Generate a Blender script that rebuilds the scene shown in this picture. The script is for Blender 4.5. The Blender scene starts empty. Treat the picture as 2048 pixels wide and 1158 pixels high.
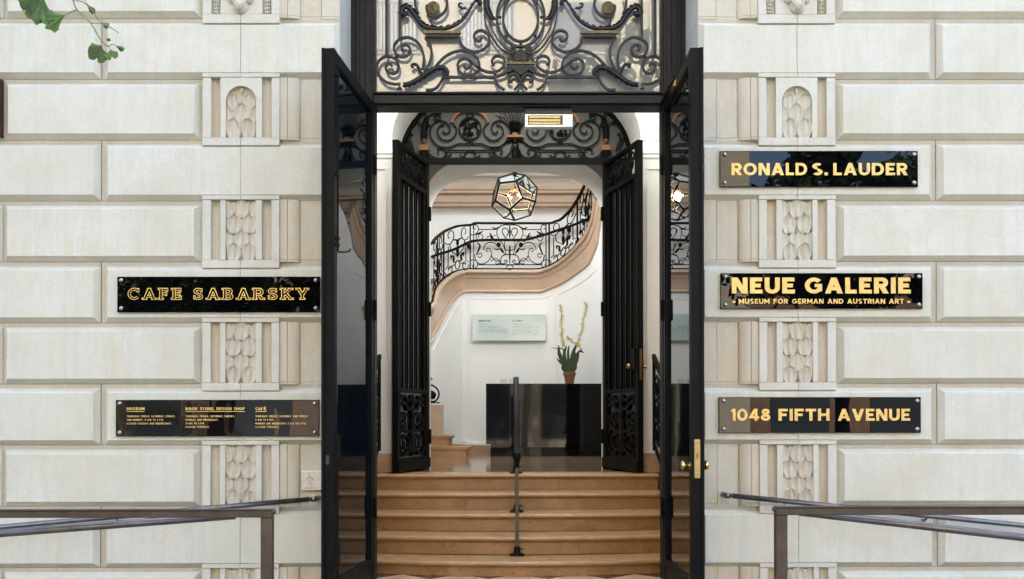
import bpy, math, random
from mathutils import Vector, Matrix, Quaternion
R = math.radians
random.seed(7)
scene = bpy.context.scene
COL = scene.collection

# ---------------------------------------------------------------- camera
F_PX, SX, SY = 1928.0, -0.45, 819.45
YAW, PITCH, ROLL = 0.0030, 0.00784, -0.0010
CAM = Vector((-0.0689, -6.25, 1.18))
_f = Vector((math.sin(YAW)*math.cos(PITCH), math.cos(YAW)*math.cos(PITCH), math.sin(PITCH)))
_r0 = Vector((math.cos(YAW), -math.sin(YAW), 0)); _u0 = _r0.cross(_f)
_r = _r0*math.cos(ROLL) + _u0*math.sin(ROLL); _u = _u0*math.cos(ROLL) - _r0*math.sin(ROLL)

def P(px, py, y):
    """world point seen at photo pixel (px,py) on the plane at depth y"""
    d = _f + _r*((px-1024-SX)/F_PX) + _u*((SY-py)/F_PX)
    t = (y-CAM.y)/d.y
    return CAM + d*t
def PX(px, y, py=600): return P(px, py, y).x
def PZ(py, y, px=1030): return P(px, py, y).z

cam_d = bpy.data.cameras.new('camera'); cam = bpy.data.objects.new('camera', cam_d); COL.objects.link(cam)
m = Matrix((_r, _u, -_f)).transposed().to_4x4(); m.translation = CAM
cam.matrix_world = m
cam_d.sensor_width = 36; cam_d.lens = F_PX/2048*36
cam_d.shift_x = -SX/2048; cam_d.shift_y = (SY-579)/2048
cam_d.clip_start = .05; cam_d.clip_end = 500
scene.camera = cam

# ---------------------------------------------------------------- sky, sun, exposure
SUN_EL, SUN_AZ = R(48), R(10)
w = bpy.data.worlds.new('World'); scene.world = w; w.use_nodes = True
nt = w.node_tree; nt.nodes.clear()
sky = nt.nodes.new('ShaderNodeTexSky'); sky.sky_type = 'NISHITA'; sky.sun_disc = False
sky.sun_elevation = SUN_EL; sky.sun_rotation = SUN_AZ; sky.air_density = .7; sky.dust_density = 5; sky.ozone_density = 1.0
bg = nt.nodes.new('ShaderNodeBackground'); bg.inputs[1].default_value = 0.15
ow = nt.nodes.new('ShaderNodeOutputWorld')
nt.links.new(sky.outputs[0], bg.inputs[0]); nt.links.new(bg.outputs[0], ow.inputs[0])
sd = bpy.data.lights.new('sun', 'SUN'); sd.energy = 4.0; sd.angle = R(.5); sd.color = (1, .95, .87)
so = bpy.data.objects.new('sun', sd); COL.objects.link(so)
sv = Vector((math.sin(SUN_AZ)*math.cos(SUN_EL), math.cos(SUN_AZ)*math.cos(SUN_EL), math.sin(SUN_EL)))
so.rotation_euler = sv.to_track_quat('Z', 'Y').to_euler(); so.location = sv*40
scene.view_settings.view_transform = 'Standard'; scene.view_settings.look = 'None'
scene.view_settings.exposure = 3.42; scene.view_settings.gamma = 1
scene.view_settings.use_curve_mapping = False
scene.cycles.use_denoising = True
scene.cycles.max_bounces = 10; scene.cycles.diffuse_bounces = 5; scene.cycles.glossy_bounces = 5
scene.cycles.transparent_max_bounces = 16; scene.cycles.sample_clamp_indirect = 6
scene.cycles.caustics_reflective = False; scene.cycles.caustics_refractive = False
def area(name, loc, rot, sx, sy, power, col):
    d = bpy.data.lights.new(name, 'AREA'); d.shape = 'RECTANGLE'; d.size = sx; d.size_y = sy; d.energy = power; d.color = col
    o = bpy.data.objects.new(name, d); COL.objects.link(o); o.location = loc; o.rotation_euler = rot
    return o
# the lit stair hall: ceiling lamp above the well, outside the frame
area('hall_ceiling_lamp', (0.1, 5.3, 7.3), (R(10), 0, 0), 4.2, 1.2, 13.5, (.92, .965, 1))
area('arch_fill_light', (0.0, 4.78, 4.12), (R(10), 0, 0), 1.7, .25, 4.6, (.93, .97, 1))  # unseen fill added behind the arch to brighten the stair wall
area('vestibule_fill_light', (0.0, 1.15, 4.7), (0, 0, 0), 2.0, .8, 9, (1, .985, .96))  # added fill without a fixture, brightens the vestibule walls and steps

# ---------------------------------------------------------------- helpers
def setp(o, label=None, cat=None, group=None, kind=None):
    if label: o['label'] = label
    if cat: o['category'] = cat
    if group: o['group'] = group
    if kind: o['kind'] = kind
    return o
WROOT = {}
def empty(name, label, cat, loc=(0,0,0), group=None, rz=0, local=False):
    o = bpy.data.objects.new(name, None); COL.objects.link(o); o.location = loc; o.rotation_euler = (0,0,rz)
    o.empty_display_size = .1
    if not local: WROOT[o.name] = Vector(loc)
    return setp(o, label, cat, group)
def link(name, me, parent=None, loc=None, rot=None, scale=None):
    o = bpy.data.objects.new(name, me); COL.objects.link(o)
    if parent is not None:
        o.parent = parent
        if parent.name in WROOT: o.matrix_parent_inverse = Matrix.Translation(-parent.location)   # built in world coordinates
    if loc is not None: o.location = loc
    if rot is not None: o.rotation_euler = rot
    if scale is not None: o.scale = scale
    return o
def catmull(pts, n=5):
    pts = [tuple(p) for p in pts]
    if len(pts) < 3: return pts
    out = []
    for i in range(len(pts)-1):
        p0 = pts[max(i-1,0)]; p1 = pts[i]; p2 = pts[i+1]; p3 = pts[min(i+2,len(pts)-1)]
        for k in range(n):
            t = k/n
            out.append(tuple(.5*((2*b)+(-a+c)*t+(2*a-5*b+4*c-d)*t*t+(-a+3*b-3*c+d)*t**3) for a,b,c,d in zip(p0,p1,p2,p3)))
    out.append(pts[-1]); return out
def spiral(cx, cy, r0, r1, a0, a1, n=None, sy=1):
    n = n or max(6, int(abs(a1-a0)/24))
    return [(cx+(r0+(r1-r0)*i/n)*math.cos(R(a0+(a1-a0)*i/n)), cy+sy*(r0+(r1-r0)*i/n)*math.sin(R(a0+(a1-a0)*i/n))) for i in range(n+1)]

class MB:
    def __init__(s): s.v = []; s.f = []
    def add(s, vs, fs):
        b = len(s.v); s.v += [tuple(v) for v in vs]; s.f += [tuple(b+i for i in f) for f in fs]; return s
    def box(s, x0, x1, y0, y1, z0, z1):
        return s.add([(x0,y0,z0),(x1,y0,z0),(x1,y1,z0),(x0,y1,z0),(x0,y0,z1),(x1,y0,z1),(x1,y1,z1),(x0,y1,z1)],
                     [(3,2,1,0),(4,5,6,7),(0,1,5,4),(1,2,6,5),(2,3,7,6),(3,0,4,7)])
    def cbox(s, x0, x1, y0, y1, z0, z1, c=.004):
        """box with its front (y0) edges chamfered"""
        return s.add([(x0,y1,z0),(x1,y1,z0),(x1,y1,z1),(x0,y1,z1),(x0,y0+c,z0),(x1,y0+c,z0),(x1,y0+c,z1),(x0,y0+c,z1),
                      (x0+c,y0,z0+c),(x1-c,y0,z0+c),(x1-c,y0,z1-c),(x0+c,y0,z1-c)],
                     [(0,1,5,4),(1,2,6,5),(2,3,7,6),(3,0,4,7),(4,5,9,8),(5,6,10,9),(6,7,11,10),(7,4,8,11),(8,9,10,11),(3,2,1,0)])
    def prism(s, poly, axis, a, b):
        """poly: 2-D points; axis 'z': (x,y) extruded a..b in z; 'y': (x,z) extruded in y; 'x': (y,z) extruded in x"""
        n = len(poly)
        def q(p, t):
            return (p[0],p[1],t) if axis=='z' else (p[0],t,p[1]) if axis=='y' else (t,p[0],p[1])
        vs = [q(p,a) for p in poly]+[q(p,b) for p in poly]
        fs = [tuple(range(n)), tuple(range(2*n-1,n-1,-1))]+[(i,(i+1)%n,n+(i+1)%n,n+i)[::-1] for i in range(n)]
        return s.add(vs, fs)
    def sweep(s, pts, w, d=None, normal=Vector((0,-1,0)), sides=4, closed=False, taper=None):
        """section w (in plane, across) x d (along normal) along 3-D pts; normal may be a list"""
        pts = [Vector(p) for p in pts]; n = len(pts); d = d or w
        base = len(s.v)
        for i, p in enumerate(pts):
            if closed: t = pts[(i+1)%n]-pts[i-1]
            else: t = pts[min(i+1,n-1)]-pts[max(i-1,0)]
            if t.length < 1e-9: t = Vector((0,0,1))
            t.normalize()
            nn = normal[i] if isinstance(normal, list) else normal
            b = t.cross(nn)
            if b.length < 1e-6: b = t.cross(Vector((1,0,.01)))
            b.normalize(); n2 = b.cross(t)
            k = taper(i/(n-1)) if taper else 1
            for j in range(sides):
                a = 2*math.pi*(j+.5)/sides
                c = math.cos(a)*(1.4142 if sides==4 else 1); e = math.sin(a)*(1.4142 if sides==4 else 1)
                q = p + b*(c*w*k/2) + n2*(e*d*k/2)
                s.v.append(tuple(q))
        m_ = n if closed else n-1
        for i in range(m_):
            for j in range(sides):
                a0 = base+i*sides+j; a1 = base+i*sides+(j+1)%sides
                b0 = base+((i+1)%n)*sides+j; b1 = base+((i+1)%n)*sides+(j+1)%sides
                s.f.append((a0,a1,b1,b0))
        if not closed:
            s.f.append(tuple(base+j for j in range(sides))[::-1]); s.f.append(tuple(base+(n-1)*sides+j for j in range(sides)))
        return s
    def ell(s, c, rx, ry, rz, seg=10, rings=6):
        vs=[(c[0],c[1],c[2]+rz)]
        for i in range(1,rings):
            th=math.pi*i/rings
            for j in range(seg):
                a=2*math.pi*j/seg
                vs.append((c[0]+rx*math.sin(th)*math.cos(a), c[1]+ry*math.sin(th)*math.sin(a), c[2]+rz*math.cos(th)))
        vs.append((c[0],c[1],c[2]-rz)); last=len(vs)-1
        fs=[(0,1+j,1+(j+1)%seg) for j in range(seg)]
        for i in range(rings-2):
            for j in range(seg):
                a=1+i*seg+j; b=1+i*seg+(j+1)%seg
                fs.append((a,a+seg,b+seg,b))
        o=1+(rings-2)*seg
        fs+=[(last,o+(j+1)%seg,o+j) for j in range(seg)]
        return s.add(vs,fs)
    def lathe(s, prof, c=(0,0,0), seg=16, axis='z'):
        """prof: list of (r,h)"""
        vs=[]; n=len(prof)
        for r,h in prof:
            for j in range(seg):
                a=2*math.pi*j/seg; p=(r*math.cos(a),r*math.sin(a),h)
                if axis=='y': p=(p[0],p[2],p[1])
                if axis=='x': p=(p[2],p[0],p[1])
                vs.append((p[0]+c[0],p[1]+c[1],p[2]+c[2]))
        fs=[]
        for i in range(n-1):
            for j in range(seg):
                fs.append((i*seg+j,i*seg+(j+1)%seg,(i+1)*seg+(j+1)%seg,(i+1)*seg+j))
        fs.append(tuple(range(seg))[::-1]); fs.append(tuple((n-1)*seg+j for j in range(seg)))
        return s.add(vs,fs)
    def mesh(s, name, mat, smooth=False, auto=None):
        me = bpy.data.meshes.new(name); me.from_pydata(s.v, [], s.f); me.materials.append(mat)
        import bmesh
        bm = bmesh.new(); bm.from_mesh(me); bmesh.ops.recalc_face_normals(bm, faces=bm.faces); bm.to_mesh(me); bm.free()
        if smooth:
            for p in me.polygons: p.use_smooth = True
            if auto:
                try: me.set_sharp_from_angle(angle=R(auto))
                except Exception: pass
        return me
    def build(s, name, mat, parent=None, smooth=False, auto=None, **k):
        return link(name, s.mesh(name, mat, smooth, auto), parent, **k)

# ---------------------------------------------------------------- materials
def newmat(name):
    mt = bpy.data.materials.new(name); mt.use_nodes = True
    n = mt.node_tree.nodes; b = n['Principled BSDF']
    return mt, mt.node_tree, b
def ramp(nt, stops):
    r = nt.nodes.new('ShaderNodeValToRGB'); e = r.color_ramp.elements
    e[0].position, e[0].color = stops[0][0], (*stops[0][1],1)
    e[1].position, e[1].color = stops[-1][0], (*stops[-1][1],1)
    for p,c in stops[1:-1]:
        x = e.new(p); x.color = (*c,1)
    return r
def noise(nt, scale, detail=4, rough=.55, mapping=None, coord='Object', dist=0):
    tc = nt.nodes.new('ShaderNodeTexCoord'); n = nt.nodes.new('ShaderNodeTexNoise')
    n.inputs['Scale'].default_value = scale; n.inputs['Detail'].default_value = detail; n.inputs['Roughness'].default_value = rough
    n.inputs['Distortion'].default_value = dist
    if coord == 'World':
        g = nt.nodes.new('ShaderNodeNewGeometry'); src = g.outputs['Position']
    else: src = tc.outputs[coord]
    if mapping:
        mp = nt.nodes.new('ShaderNodeMapping'); mp.inputs['Scale'].default_value = mapping
        nt.links.new(src, mp.inputs[0]); src = mp.outputs[0]
    nt.links.new(src, n.inputs['Vector']); return n
def mixc(nt, fac, a, b, mode='MIX'):
    m_ = nt.nodes.new('ShaderNodeMix'); m_.data_type = 'RGBA'; m_.blend_type = mode
    for s_, v in ((m_.inputs[0], fac), (m_.inputs[6], a), (m_.inputs[7], b)):
        if isinstance(v, (int, float)): s_.default_value = v
        elif isinstance(v, tuple): s_.default_value = (*v, 1)
        else: nt.links.new(v, s_)
    return m_.outputs[2]
def mrange(nt, v, a, b, c=0., d=1.):
    m_ = nt.nodes.new('ShaderNodeMapRange'); m_.inputs[1].default_value=a; m_.inputs[2].default_value=b; m_.inputs[3].default_value=c; m_.inputs[4].default_value=d
    nt.links.new(v, m_.inputs[0]); return m_.outputs[0]
def bump(nt, b, h, strength=.3, dist=.002):
    bp = nt.nodes.new('ShaderNodeBump'); bp.inputs['Strength'].default_value = strength; bp.inputs['Distance'].default_value = dist
    nt.links.new(h, bp.inputs['Height']); nt.links.new(bp.outputs[0], b.inputs['Normal'])
def simple(name, col, rough=.5, metal=0, var=.15, nscale=6, bmp=0, bscale=60, spec=.5, coat=0, coord='World'):
    mt, nt, b = newmat(name)
    n = noise(nt, nscale, coord=coord)
    c = mixc(nt, mrange(nt, n.outputs[0], .3, .7), tuple(x*(1-var) for x in col), tuple(min(1,x*(1+var)) for x in col))
    nt.links.new(c, b.inputs['Base Color'])
    b.inputs['Roughness'].default_value = rough; b.inputs['Metallic'].default_value = metal
    b.inputs['Specular IOR Level'].default_value = spec; b.inputs['Coat Weight'].default_value = coat; b.inputs['Coat Roughness'].default_value=.05
    if bmp:
        n2 = noise(nt, bscale, 5, .6, coord=coord); bump(nt, b, n2.outputs[0], bmp, .003)
    return mt
def stone(name, base, tan, amount=.5, orange=.25, seed=0.):
    mt, nt, b = newmat(name)
    oi = nt.nodes.new('ShaderNodeObjectInfo')
    geo = nt.nodes.new('ShaderNodeNewGeometry')
    big = noise(nt, 1.9, 6, .62, (1,1,1), 'World', .6)
    streak = noise(nt, 3.0, 6, .62, (5.5,5.5,.55), 'World', .3)
    fine = noise(nt, 55, 6, .7, None, 'World')
    pore = noise(nt, 230, 3, .6, None, 'World')
    c = mixc(nt, mrange(nt, big.outputs[0], .38, .68, 0, amount), base, tan)
    c = mixc(nt, mrange(nt, streak.outputs[0], .52, .74, 0, orange), c, (base[0]*.98, base[1]*.80, base[2]*.56))
    st2 = noise(nt, 4.0, 6, .7, (3.2,3.2,.35), 'World', .2)
    c = mixc(nt, mrange(nt, st2.outputs[0], .47, .70, 0, .42), c, (base[0]*.72, base[1]*.72, base[2]*.68))
    blot = noise(nt, 7.5, 7, .7, (1,1,1.2), 'World', .8)
    c = mixc(nt, mrange(nt, blot.outputs[0], .47, .70, 0, .34), c, (base[0]*.80, base[1]*.77, base[2]*.68))
    drip = noise(nt, 9.0, 5, .65, (5,5,.5), 'World', .1)
    c = mixc(nt, mrange(nt, drip.outputs[0], .58, .74, 0, .28), c, (min(1,base[0]*1.12), min(1,base[1]*1.12), min(1,base[2]*1.12)))
    chip = noise(nt, 26, 3, .5, (1,1,.5), 'World', 1.5)
    c = mixc(nt, mrange(nt, chip.outputs[0], .70, .74, 0, .35), c, (.74,.75,.72))
    c = mixc(nt, mrange(nt, fine.outputs[0], .38, .70, .0, .30), c, (base[0]*.6, base[1]*.57, base[2]*.5))
    c = mixc(nt, mrange(nt, oi.outputs['Random'], 0, 1, 0, .26), c, (base[0]*.80, base[1]*.78, base[2]*.70))
    nt.links.new(c, b.inputs['Base Color'])
    b.inputs['Roughness'].default_value = .85; b.inputs['Specular IOR Level'].default_value = .25
    hs = mixc(nt, .4, fine.outputs[0], pore.outputs[0]); hs = mixc(nt, .35, hs, blot.outputs[0])
    bump(nt, b, hs, .55, .003)
    return mt
M = {}
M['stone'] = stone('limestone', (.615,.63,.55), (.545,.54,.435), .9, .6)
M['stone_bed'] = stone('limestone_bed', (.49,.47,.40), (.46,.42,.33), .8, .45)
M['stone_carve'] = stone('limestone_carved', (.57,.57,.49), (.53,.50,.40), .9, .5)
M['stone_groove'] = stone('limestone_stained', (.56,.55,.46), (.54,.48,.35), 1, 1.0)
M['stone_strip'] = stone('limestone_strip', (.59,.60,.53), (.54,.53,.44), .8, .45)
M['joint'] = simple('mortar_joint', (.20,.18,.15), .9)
M['frame'] = simple('dark_bronze_frame', (.007,.008,.0075), .5, .0, .3, 8, .25, 40, .22)
M['door_paint'] = simple('dark_green_paint', (.0024,.0034,.0038), .45, .0, .3, 12, .2, 30, .10)
M['iron'] = simple('wrought_iron', (.020,.021,.017), .55, 0, .35, 30, .5, 160, .3)
M['iron_black'] = simple('black_iron', (.0024,.0025,.0022), .52, 0, .35, 30, .4, 160, .10)
M['acanthus'] = simple('cast_iron_leaf', (.007,.0075,.007), .40, 0, .3, 60, .8, 120, .35)
M['bronze_gilt'] = simple('worn_bronze_gilding', (.13,.10,.045), .45, .6, .4, 60, .6, 200)
M['copper_gilt'] = simple('copper_gilding', (.19,.08,.024), .5, .3, .3, 60, .4, 200)
M['brass'] = simple('polished_brass', (.60,.41,.15), .2, 1, .12, 40, .1, 60)
M['brass_dull'] = simple('brushed_brass', (.33,.27,.12), .38, .85, .18, 60, .3, 200)
M['gold'] = simple('gold_leaf', (.60,.44,.145), .36, .5, .10, 25, .25, 300)
M['gold_thin'] = simple('gold_line', (.80,.58,.22), .4, .5, .1, 25)
M['rail_bronze'] = simple('weathered_bronze_rail', (.060,.049,.036), .42, .5, .25, 14, .2, 120)
M['rail_steel'] = simple('dark_steel_rail', (.17,.16,.155), .30, .85, .2, 14, .2, 120)
M['screw'] = simple('screw_cap', (.36,.33,.30), .25, .9, .2, 40)
M['white_paint'] = simple('white_plaster', (.78,.77,.73), .6, 0, .03, 2, .08, 30, .3)
M['hall_paint'] = simple('hall_plaster', (.78,.785,.77), .6, 0, .02, 2, .05, 30, .3)
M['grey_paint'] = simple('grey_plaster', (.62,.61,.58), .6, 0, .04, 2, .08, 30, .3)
M['steel'] = simple('painted_aluminium', (.62,.65,.60), .35, .3, .08, 30)
M['dark_box'] = simple('dark_housing', (.02,.02,.02), .5)
M['terracotta'] = simple('terracotta', (.23,.095,.045), .75, 0, .25, 40, .3, 90)
M['soil'] = simple('potting_soil', (.04,.025,.015), .95)
M['leaf_dark'] = simple('orchid_leaf', (.016,.036,.010), .4, 0, .35, 40)
M['orchid'] = simple('orchid_petal', (.60,.50,.17), .55, 0, .45, 300)
M['paper'] = simple('white_card', (.6,.62,.62), .5)
M['asphalt'] = simple('asphalt', (.05,.05,.05), .9, 0, .25, 4, .6, 80)
M['paving'] = simple('concrete_paving', (.22,.21,.19), .85, 0, .14, 2, .4, 60)
M['tile_dark'] = simple('dark_marble_tile', (.045,.037,.03), .25, 0, .3, 12)
M['tile_light'] = simple('cream_marble_tile', (.45,.34,.22), .25, 0, .2, 12)
M['rail_black'] = simple('black_handrail', (.0025,.0025,.0023), .5, 0, .3, 30, .2, 160, .12)

def marble(name, base, dark, vein, rough=.18, scale=2.5, spots=True):
    mt, nt, b = newmat(name)
    oi = nt.nodes.new('ShaderNodeObjectInfo')
    a = noise(nt, scale, 6, .62, (1,1,1), 'World', 1.1)
    c = mixc(nt, mrange(nt, a.outputs[0], .35, .68), base, dark)
    v = noise(nt, scale*4.5, 9, .72, (1,1,1.6), 'World', 2.2)
    c = mixc(nt, mrange(nt, v.outputs[0], .50, .66, 0, .8), c, vein)
    if spots:
        s_ = noise(nt, 17, 6, .78, (1,1,1.5), 'World', 2.4)
        c = mixc(nt, mrange(nt, s_.outputs[0], .60, .68, 0, .85), c, tuple(x*.45 for x in vein))
        s2 = noise(nt, 6, 3, .6, (1,1,1), 'World', .5)
        c = mixc(nt, mrange(nt, s2.outputs[0], .5, .7, 0, .5), c, tuple(x*1.35 for x in base))
    c = mixc(nt, mrange(nt, oi.outputs['Random'], 0, 1, 0, .35), c, tuple(x*.78 for x in base))
    nt.links.new(c, b.inputs['Base Color']); b.inputs['Roughness'].default_value = rough
    rr = mrange(nt, a.outputs[0], .3, .7, rough*.8, rough*1.6); nt.links.new(rr, b.inputs['Roughness'])
    bump(nt, b, v.outputs[0], .06, .002)
    return mt
M['stair_marble'] = marble('yellow_stair_marble', (.33,.185,.072), (.25,.128,.042), (.11,.055,.022), .30, 3.2)
M['stair_nose'] = marble('worn_stair_nosing', (.37,.225,.10), (.29,.16,.065), (.17,.09,.038), .30, 4)
M['hall_marble'] = marble('pink_hall_marble', (.49,.37,.27), (.44,.32,.225), (.38,.265,.18), .14, 2.0, False)
M['hall_step'] = marble('hall_step_marble', (.46,.29,.17), (.40,.23,.12), (.33,.18,.09), .25, 2.5)

def floor_mat():
    mt, nt, b = newmat('polished_marble_floor')
    g = nt.nodes.new('ShaderNodeNewGeometry')
    a = noise(nt, 3, 6, .6, (1,3,1), 'World', 1.0)
    c = mixc(nt, mrange(nt, a.outputs[0], .35, .65), (.12,.085,.055), (.30,.21,.13))
    nt.links.new(c, b.inputs['Base Color']); b.inputs['Roughness'].default_value = .09; b.inputs['Specular IOR Level'].default_value=.7
    n = noise(nt, 1.2, 3, .5, (3,22,1), 'World', 0); bump(nt, b, n.outputs[0], .25, .003)
    return mt
M['hall_floor'] = floor_mat()

def glass(name, tint, trans, ior=1.5, rough=.0, wavy=0, wscale=(1,1,1), wn=2.5, bodycol=(.004,.006,.007)):
    """dark or tinted pane: Fresnel mirror over a body that lets part of the light through"""
    mt = bpy.data.materials.new(name); mt.use_nodes = True; nt = mt.node_tree; nt.nodes.clear()
    out = nt.nodes.new('ShaderNodeOutputMaterial')
    fr = nt.nodes.new('ShaderNodeFresnel'); fr.inputs['IOR'].default_value = ior
    gl = nt.nodes.new('ShaderNodeBsdfGlossy'); gl.inputs['Roughness'].default_value = rough; gl.inputs['Color'].default_value=(.95,.98,1,1)
    tr = nt.nodes.new('ShaderNodeBsdfTransparent'); tr.inputs[0].default_value = (*tint,1)
    df = nt.nodes.new('ShaderNodeBsdfDiffuse'); df.inputs[0].default_value = (*bodycol,1)
    m1 = nt.nodes.new('ShaderNodeMixShader'); m1.inputs[0].default_value = 1-trans
    nt.links.new(tr.outputs[0], m1.inputs[1]); nt.links.new(df.outputs[0], m1.inputs[2])
    m2 = nt.nodes.new('ShaderNodeMixShader')
    nt.links.new(fr.outputs[0], m2.inputs[0]); nt.links.new(m1.outputs[0], m2.inputs[1]); nt.links.new(gl.outputs[0], m2.inputs[2])
    nt.links.new(m2.outputs[0], out.inputs[0])
    if wavy:
        n = noise(nt, wn, 2, .5, wscale, 'World')
        bp = nt.nodes.new('ShaderNodeBump'); bp.inputs['Strength'].default_value = wavy; bp.inputs['Distance'].default_value=.004
        nt.links.new(n.outputs[0], bp.inputs['Height']); nt.links.new(bp.outputs[0], gl.inputs['Normal'])
    return mt
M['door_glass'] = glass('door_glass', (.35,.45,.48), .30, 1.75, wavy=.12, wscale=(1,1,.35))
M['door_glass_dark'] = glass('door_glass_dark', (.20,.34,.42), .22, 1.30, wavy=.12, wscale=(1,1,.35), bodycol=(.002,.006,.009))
M['grille_glass'] = glass('grille_door_glass', (.22,.20,.16), .30, 1.45, bodycol=(.004,.0038,.003))
M['sign_glass'] = glass('black_sign_glass', (0,0,0), 0, 1.36, bodycol=(.0015,.0015,.0018), wavy=.03, wn=5)
M['sign_glass_wavy'] = glass('black_sign_glass_wavy', (0,0,0), 0, 1.48, bodycol=(.004,.0035,.003), wavy=.5, wn=5, wscale=(1,1,.4))
M['lantern_glass'] = glass('lantern_glass', (.99,.998,.995), .985, 1.10, bodycol=(.3,.34,.33))
M['plaque_glass'] = simple('frosted_green_glass', (.50,.58,.57), .08, 0, .03, 6, coat=.6)
M['win_glass'] = glass('window_glass', (.1,.12,.13), .1, 1.8, bodycol=(.05,.06,.07))
M['desk'] = simple('black_lacquer', (.004,.004,.004), .03, 0, .1, 6, spec=.30)
def transom_glass():
    mt = bpy.data.materials.new('coated_transom_glass'); mt.use_nodes = True; nt = mt.node_tree; nt.nodes.clear()
    out = nt.nodes.new('ShaderNodeOutputMaterial')
    gl = nt.nodes.new('ShaderNodeBsdfGlossy'); gl.inputs['Roughness'].default_value = 0; gl.inputs[0].default_value=(.95,.96,.95,1)
    df = nt.nodes.new('ShaderNodeBsdfDiffuse'); df.inputs[0].default_value = (.285,.29,.27,1)
    m2 = nt.nodes.new('ShaderNodeMixShader'); m2.inputs[0].default_value = .075
    nt.links.new(df.outputs[0], m2.inputs[1]); nt.links.new(gl.outputs[0], m2.inputs[2]); nt.links.new(m2.outputs[0], out.inputs[0])
    return mt
M['transom_glass'] = transom_glass()
M['fan_glass'] = simple('grey_fanlight_glass', (.085,.085,.072), .5, 0, .12, 3, spec=.3)
def emis(name, col, st):
    mt = bpy.data.materials.new(name); mt.use_nodes = True; nt = mt.node_tree; nt.nodes.clear()
    out = nt.nodes.new('ShaderNodeOutputMaterial'); e = nt.nodes.new('ShaderNodeEmission'); e.inputs[0].default_value=(*col,1); e.inputs[1].default_value=st
    nt.links.new(e.outputs[0], out.inputs[0]); return mt
M['bulb'] = emis('lit_bulb', (1,.36,.09), 6)
def leafmat(name, a, b_, scale=30):
    mt, nt, b = newmat(name)
    n = noise(nt, scale, 3, .5, None, 'World')
    c = mixc(nt, mrange(nt, n.outputs[0], .35, .65), a, b_)
    nt.links.new(c, b.inputs['Base Color']); b.inputs['Roughness'].default_value=.45
    tl = nt.nodes.new('ShaderNodeBsdfTranslucent'); nt.links.new(c, tl.inputs[0])
    mx = nt.nodes.new('ShaderNodeMixShader'); mx.inputs[0].default_value=.4
    nt.links.new(b.outputs[0], mx.inputs[1]); nt.links.new(tl.outputs[0], mx.inputs[2])
    nt.links.new(mx.outputs[0], nt.nodes['Material Output'].inputs[0]); return mt
M['ginkgo'] = leafmat('ginkgo_leaf', (.055,.13,.024), (.10,.21,.045), 25)
M['ginkgo_dark'] = leafmat('ginkgo_leaf_dark', (.032,.075,.010), (.05,.11,.016), 25)
M['street_leaf'] = leafmat('street_tree_leaf', (.025,.055,.015), (.06,.11,.03), 1.5)
M['bark'] = simple('bark', (.06,.048,.036), .9, 0, .4, 12, .8, 30)
M['twig'] = simple('green_twig', (.16,.19,.07), .7, 0, .3, 50)

# ================================================================ FACADE
ROW_H, ROW_Z0 = 0.39816, 3.7891          # bottom of course k is ROW_Z0 - k*ROW_H
def rz(k): return ROW_Z0 - k*ROW_H
DEP = .042                                # depth of the sunk joints
def Xm(l, r): return (PX(r, 0)-PX(l, 0))/2
XJ_C = 1.8093; XJ_A = 2.7284
XP0, XP1 = Xm(562.5,1522), Xm(407,1675)   # pilaster inner / outer edge
XG0, XG1 = Xm(546,1538), Xm(527,1556.5)   # inner groove
XG2, XG3 = Xm(443,1639.5), Xm(425,1658.5) # outer groove
XL0, XL1 = Xm(514,1568.6), Xm(453.5,1628) # leaf panel
XB_OUT = Xm(5,2079)
XC = 1.172                                # corner of the doorway reveal
BV = .029; CH = .027

museum = empty('museum_facade', 'pale limestone museum front with sunk block joints and carved pilaster strips round the doorway', 'building', (0,0,0))

def stone_block(x0, x1, z0, z1, l, r, t, b, side, chl=0, chr_=0, cht=CH):
    """cell x0..x1, z0..z1 of a course; l,r,t,b bevel widths (0 = flush end)"""
    g = .0016
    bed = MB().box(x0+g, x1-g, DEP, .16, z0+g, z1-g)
    fx0, fx1 = x0+g+chl, x1-g-chr_; fz0, fz1 = z0+g, z1-g-cht
    j = lambda a: a*random.uniform(-1,1)
    d = DEP+.001
    mb = MB()
    yy = j(.0015)
    V = [(fx0,d,fz0),(fx1,d,fz0),(fx1,d,fz1),(fx0,d,fz1)]
    e = .0025
    inn = [(fx0+l,yy+e,fz0+b),(fx1-r,yy+e,fz0+b),(fx1-r,yy+e,fz1-t),(fx0+l,yy+e,fz1-t)]
    el = e if l else 0; er = e if r else 0; eb = e if b else 0; et = e if t else 0
    inn2 = [(fx0+l+el,yy,fz0+b+eb),(fx1-r-er,yy,fz0+b+eb),(fx1-r-er,yy,fz1-t-et),(fx0+l+el,yy,fz1-t-et)]
    mb.add(V+inn+inn2, [(0,1,5,4),(1,2,6,5),(2,3,7,6),(3,0,4,7),(4,5,9,8),(5,6,10,9),(6,7,11,10),(7,4,8,11),(8,9,10,11),(3,2,1,0)])
    o = mb.build('stone_block', M['stone'], museum)
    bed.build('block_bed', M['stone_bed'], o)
    return o

# mortar backing behind everything
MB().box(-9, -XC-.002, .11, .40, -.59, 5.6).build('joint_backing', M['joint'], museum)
MB().box(XC+.002, 9, .11, .40, -.59, 5.6).build('joint_backing', M['joint'], museum)

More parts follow.
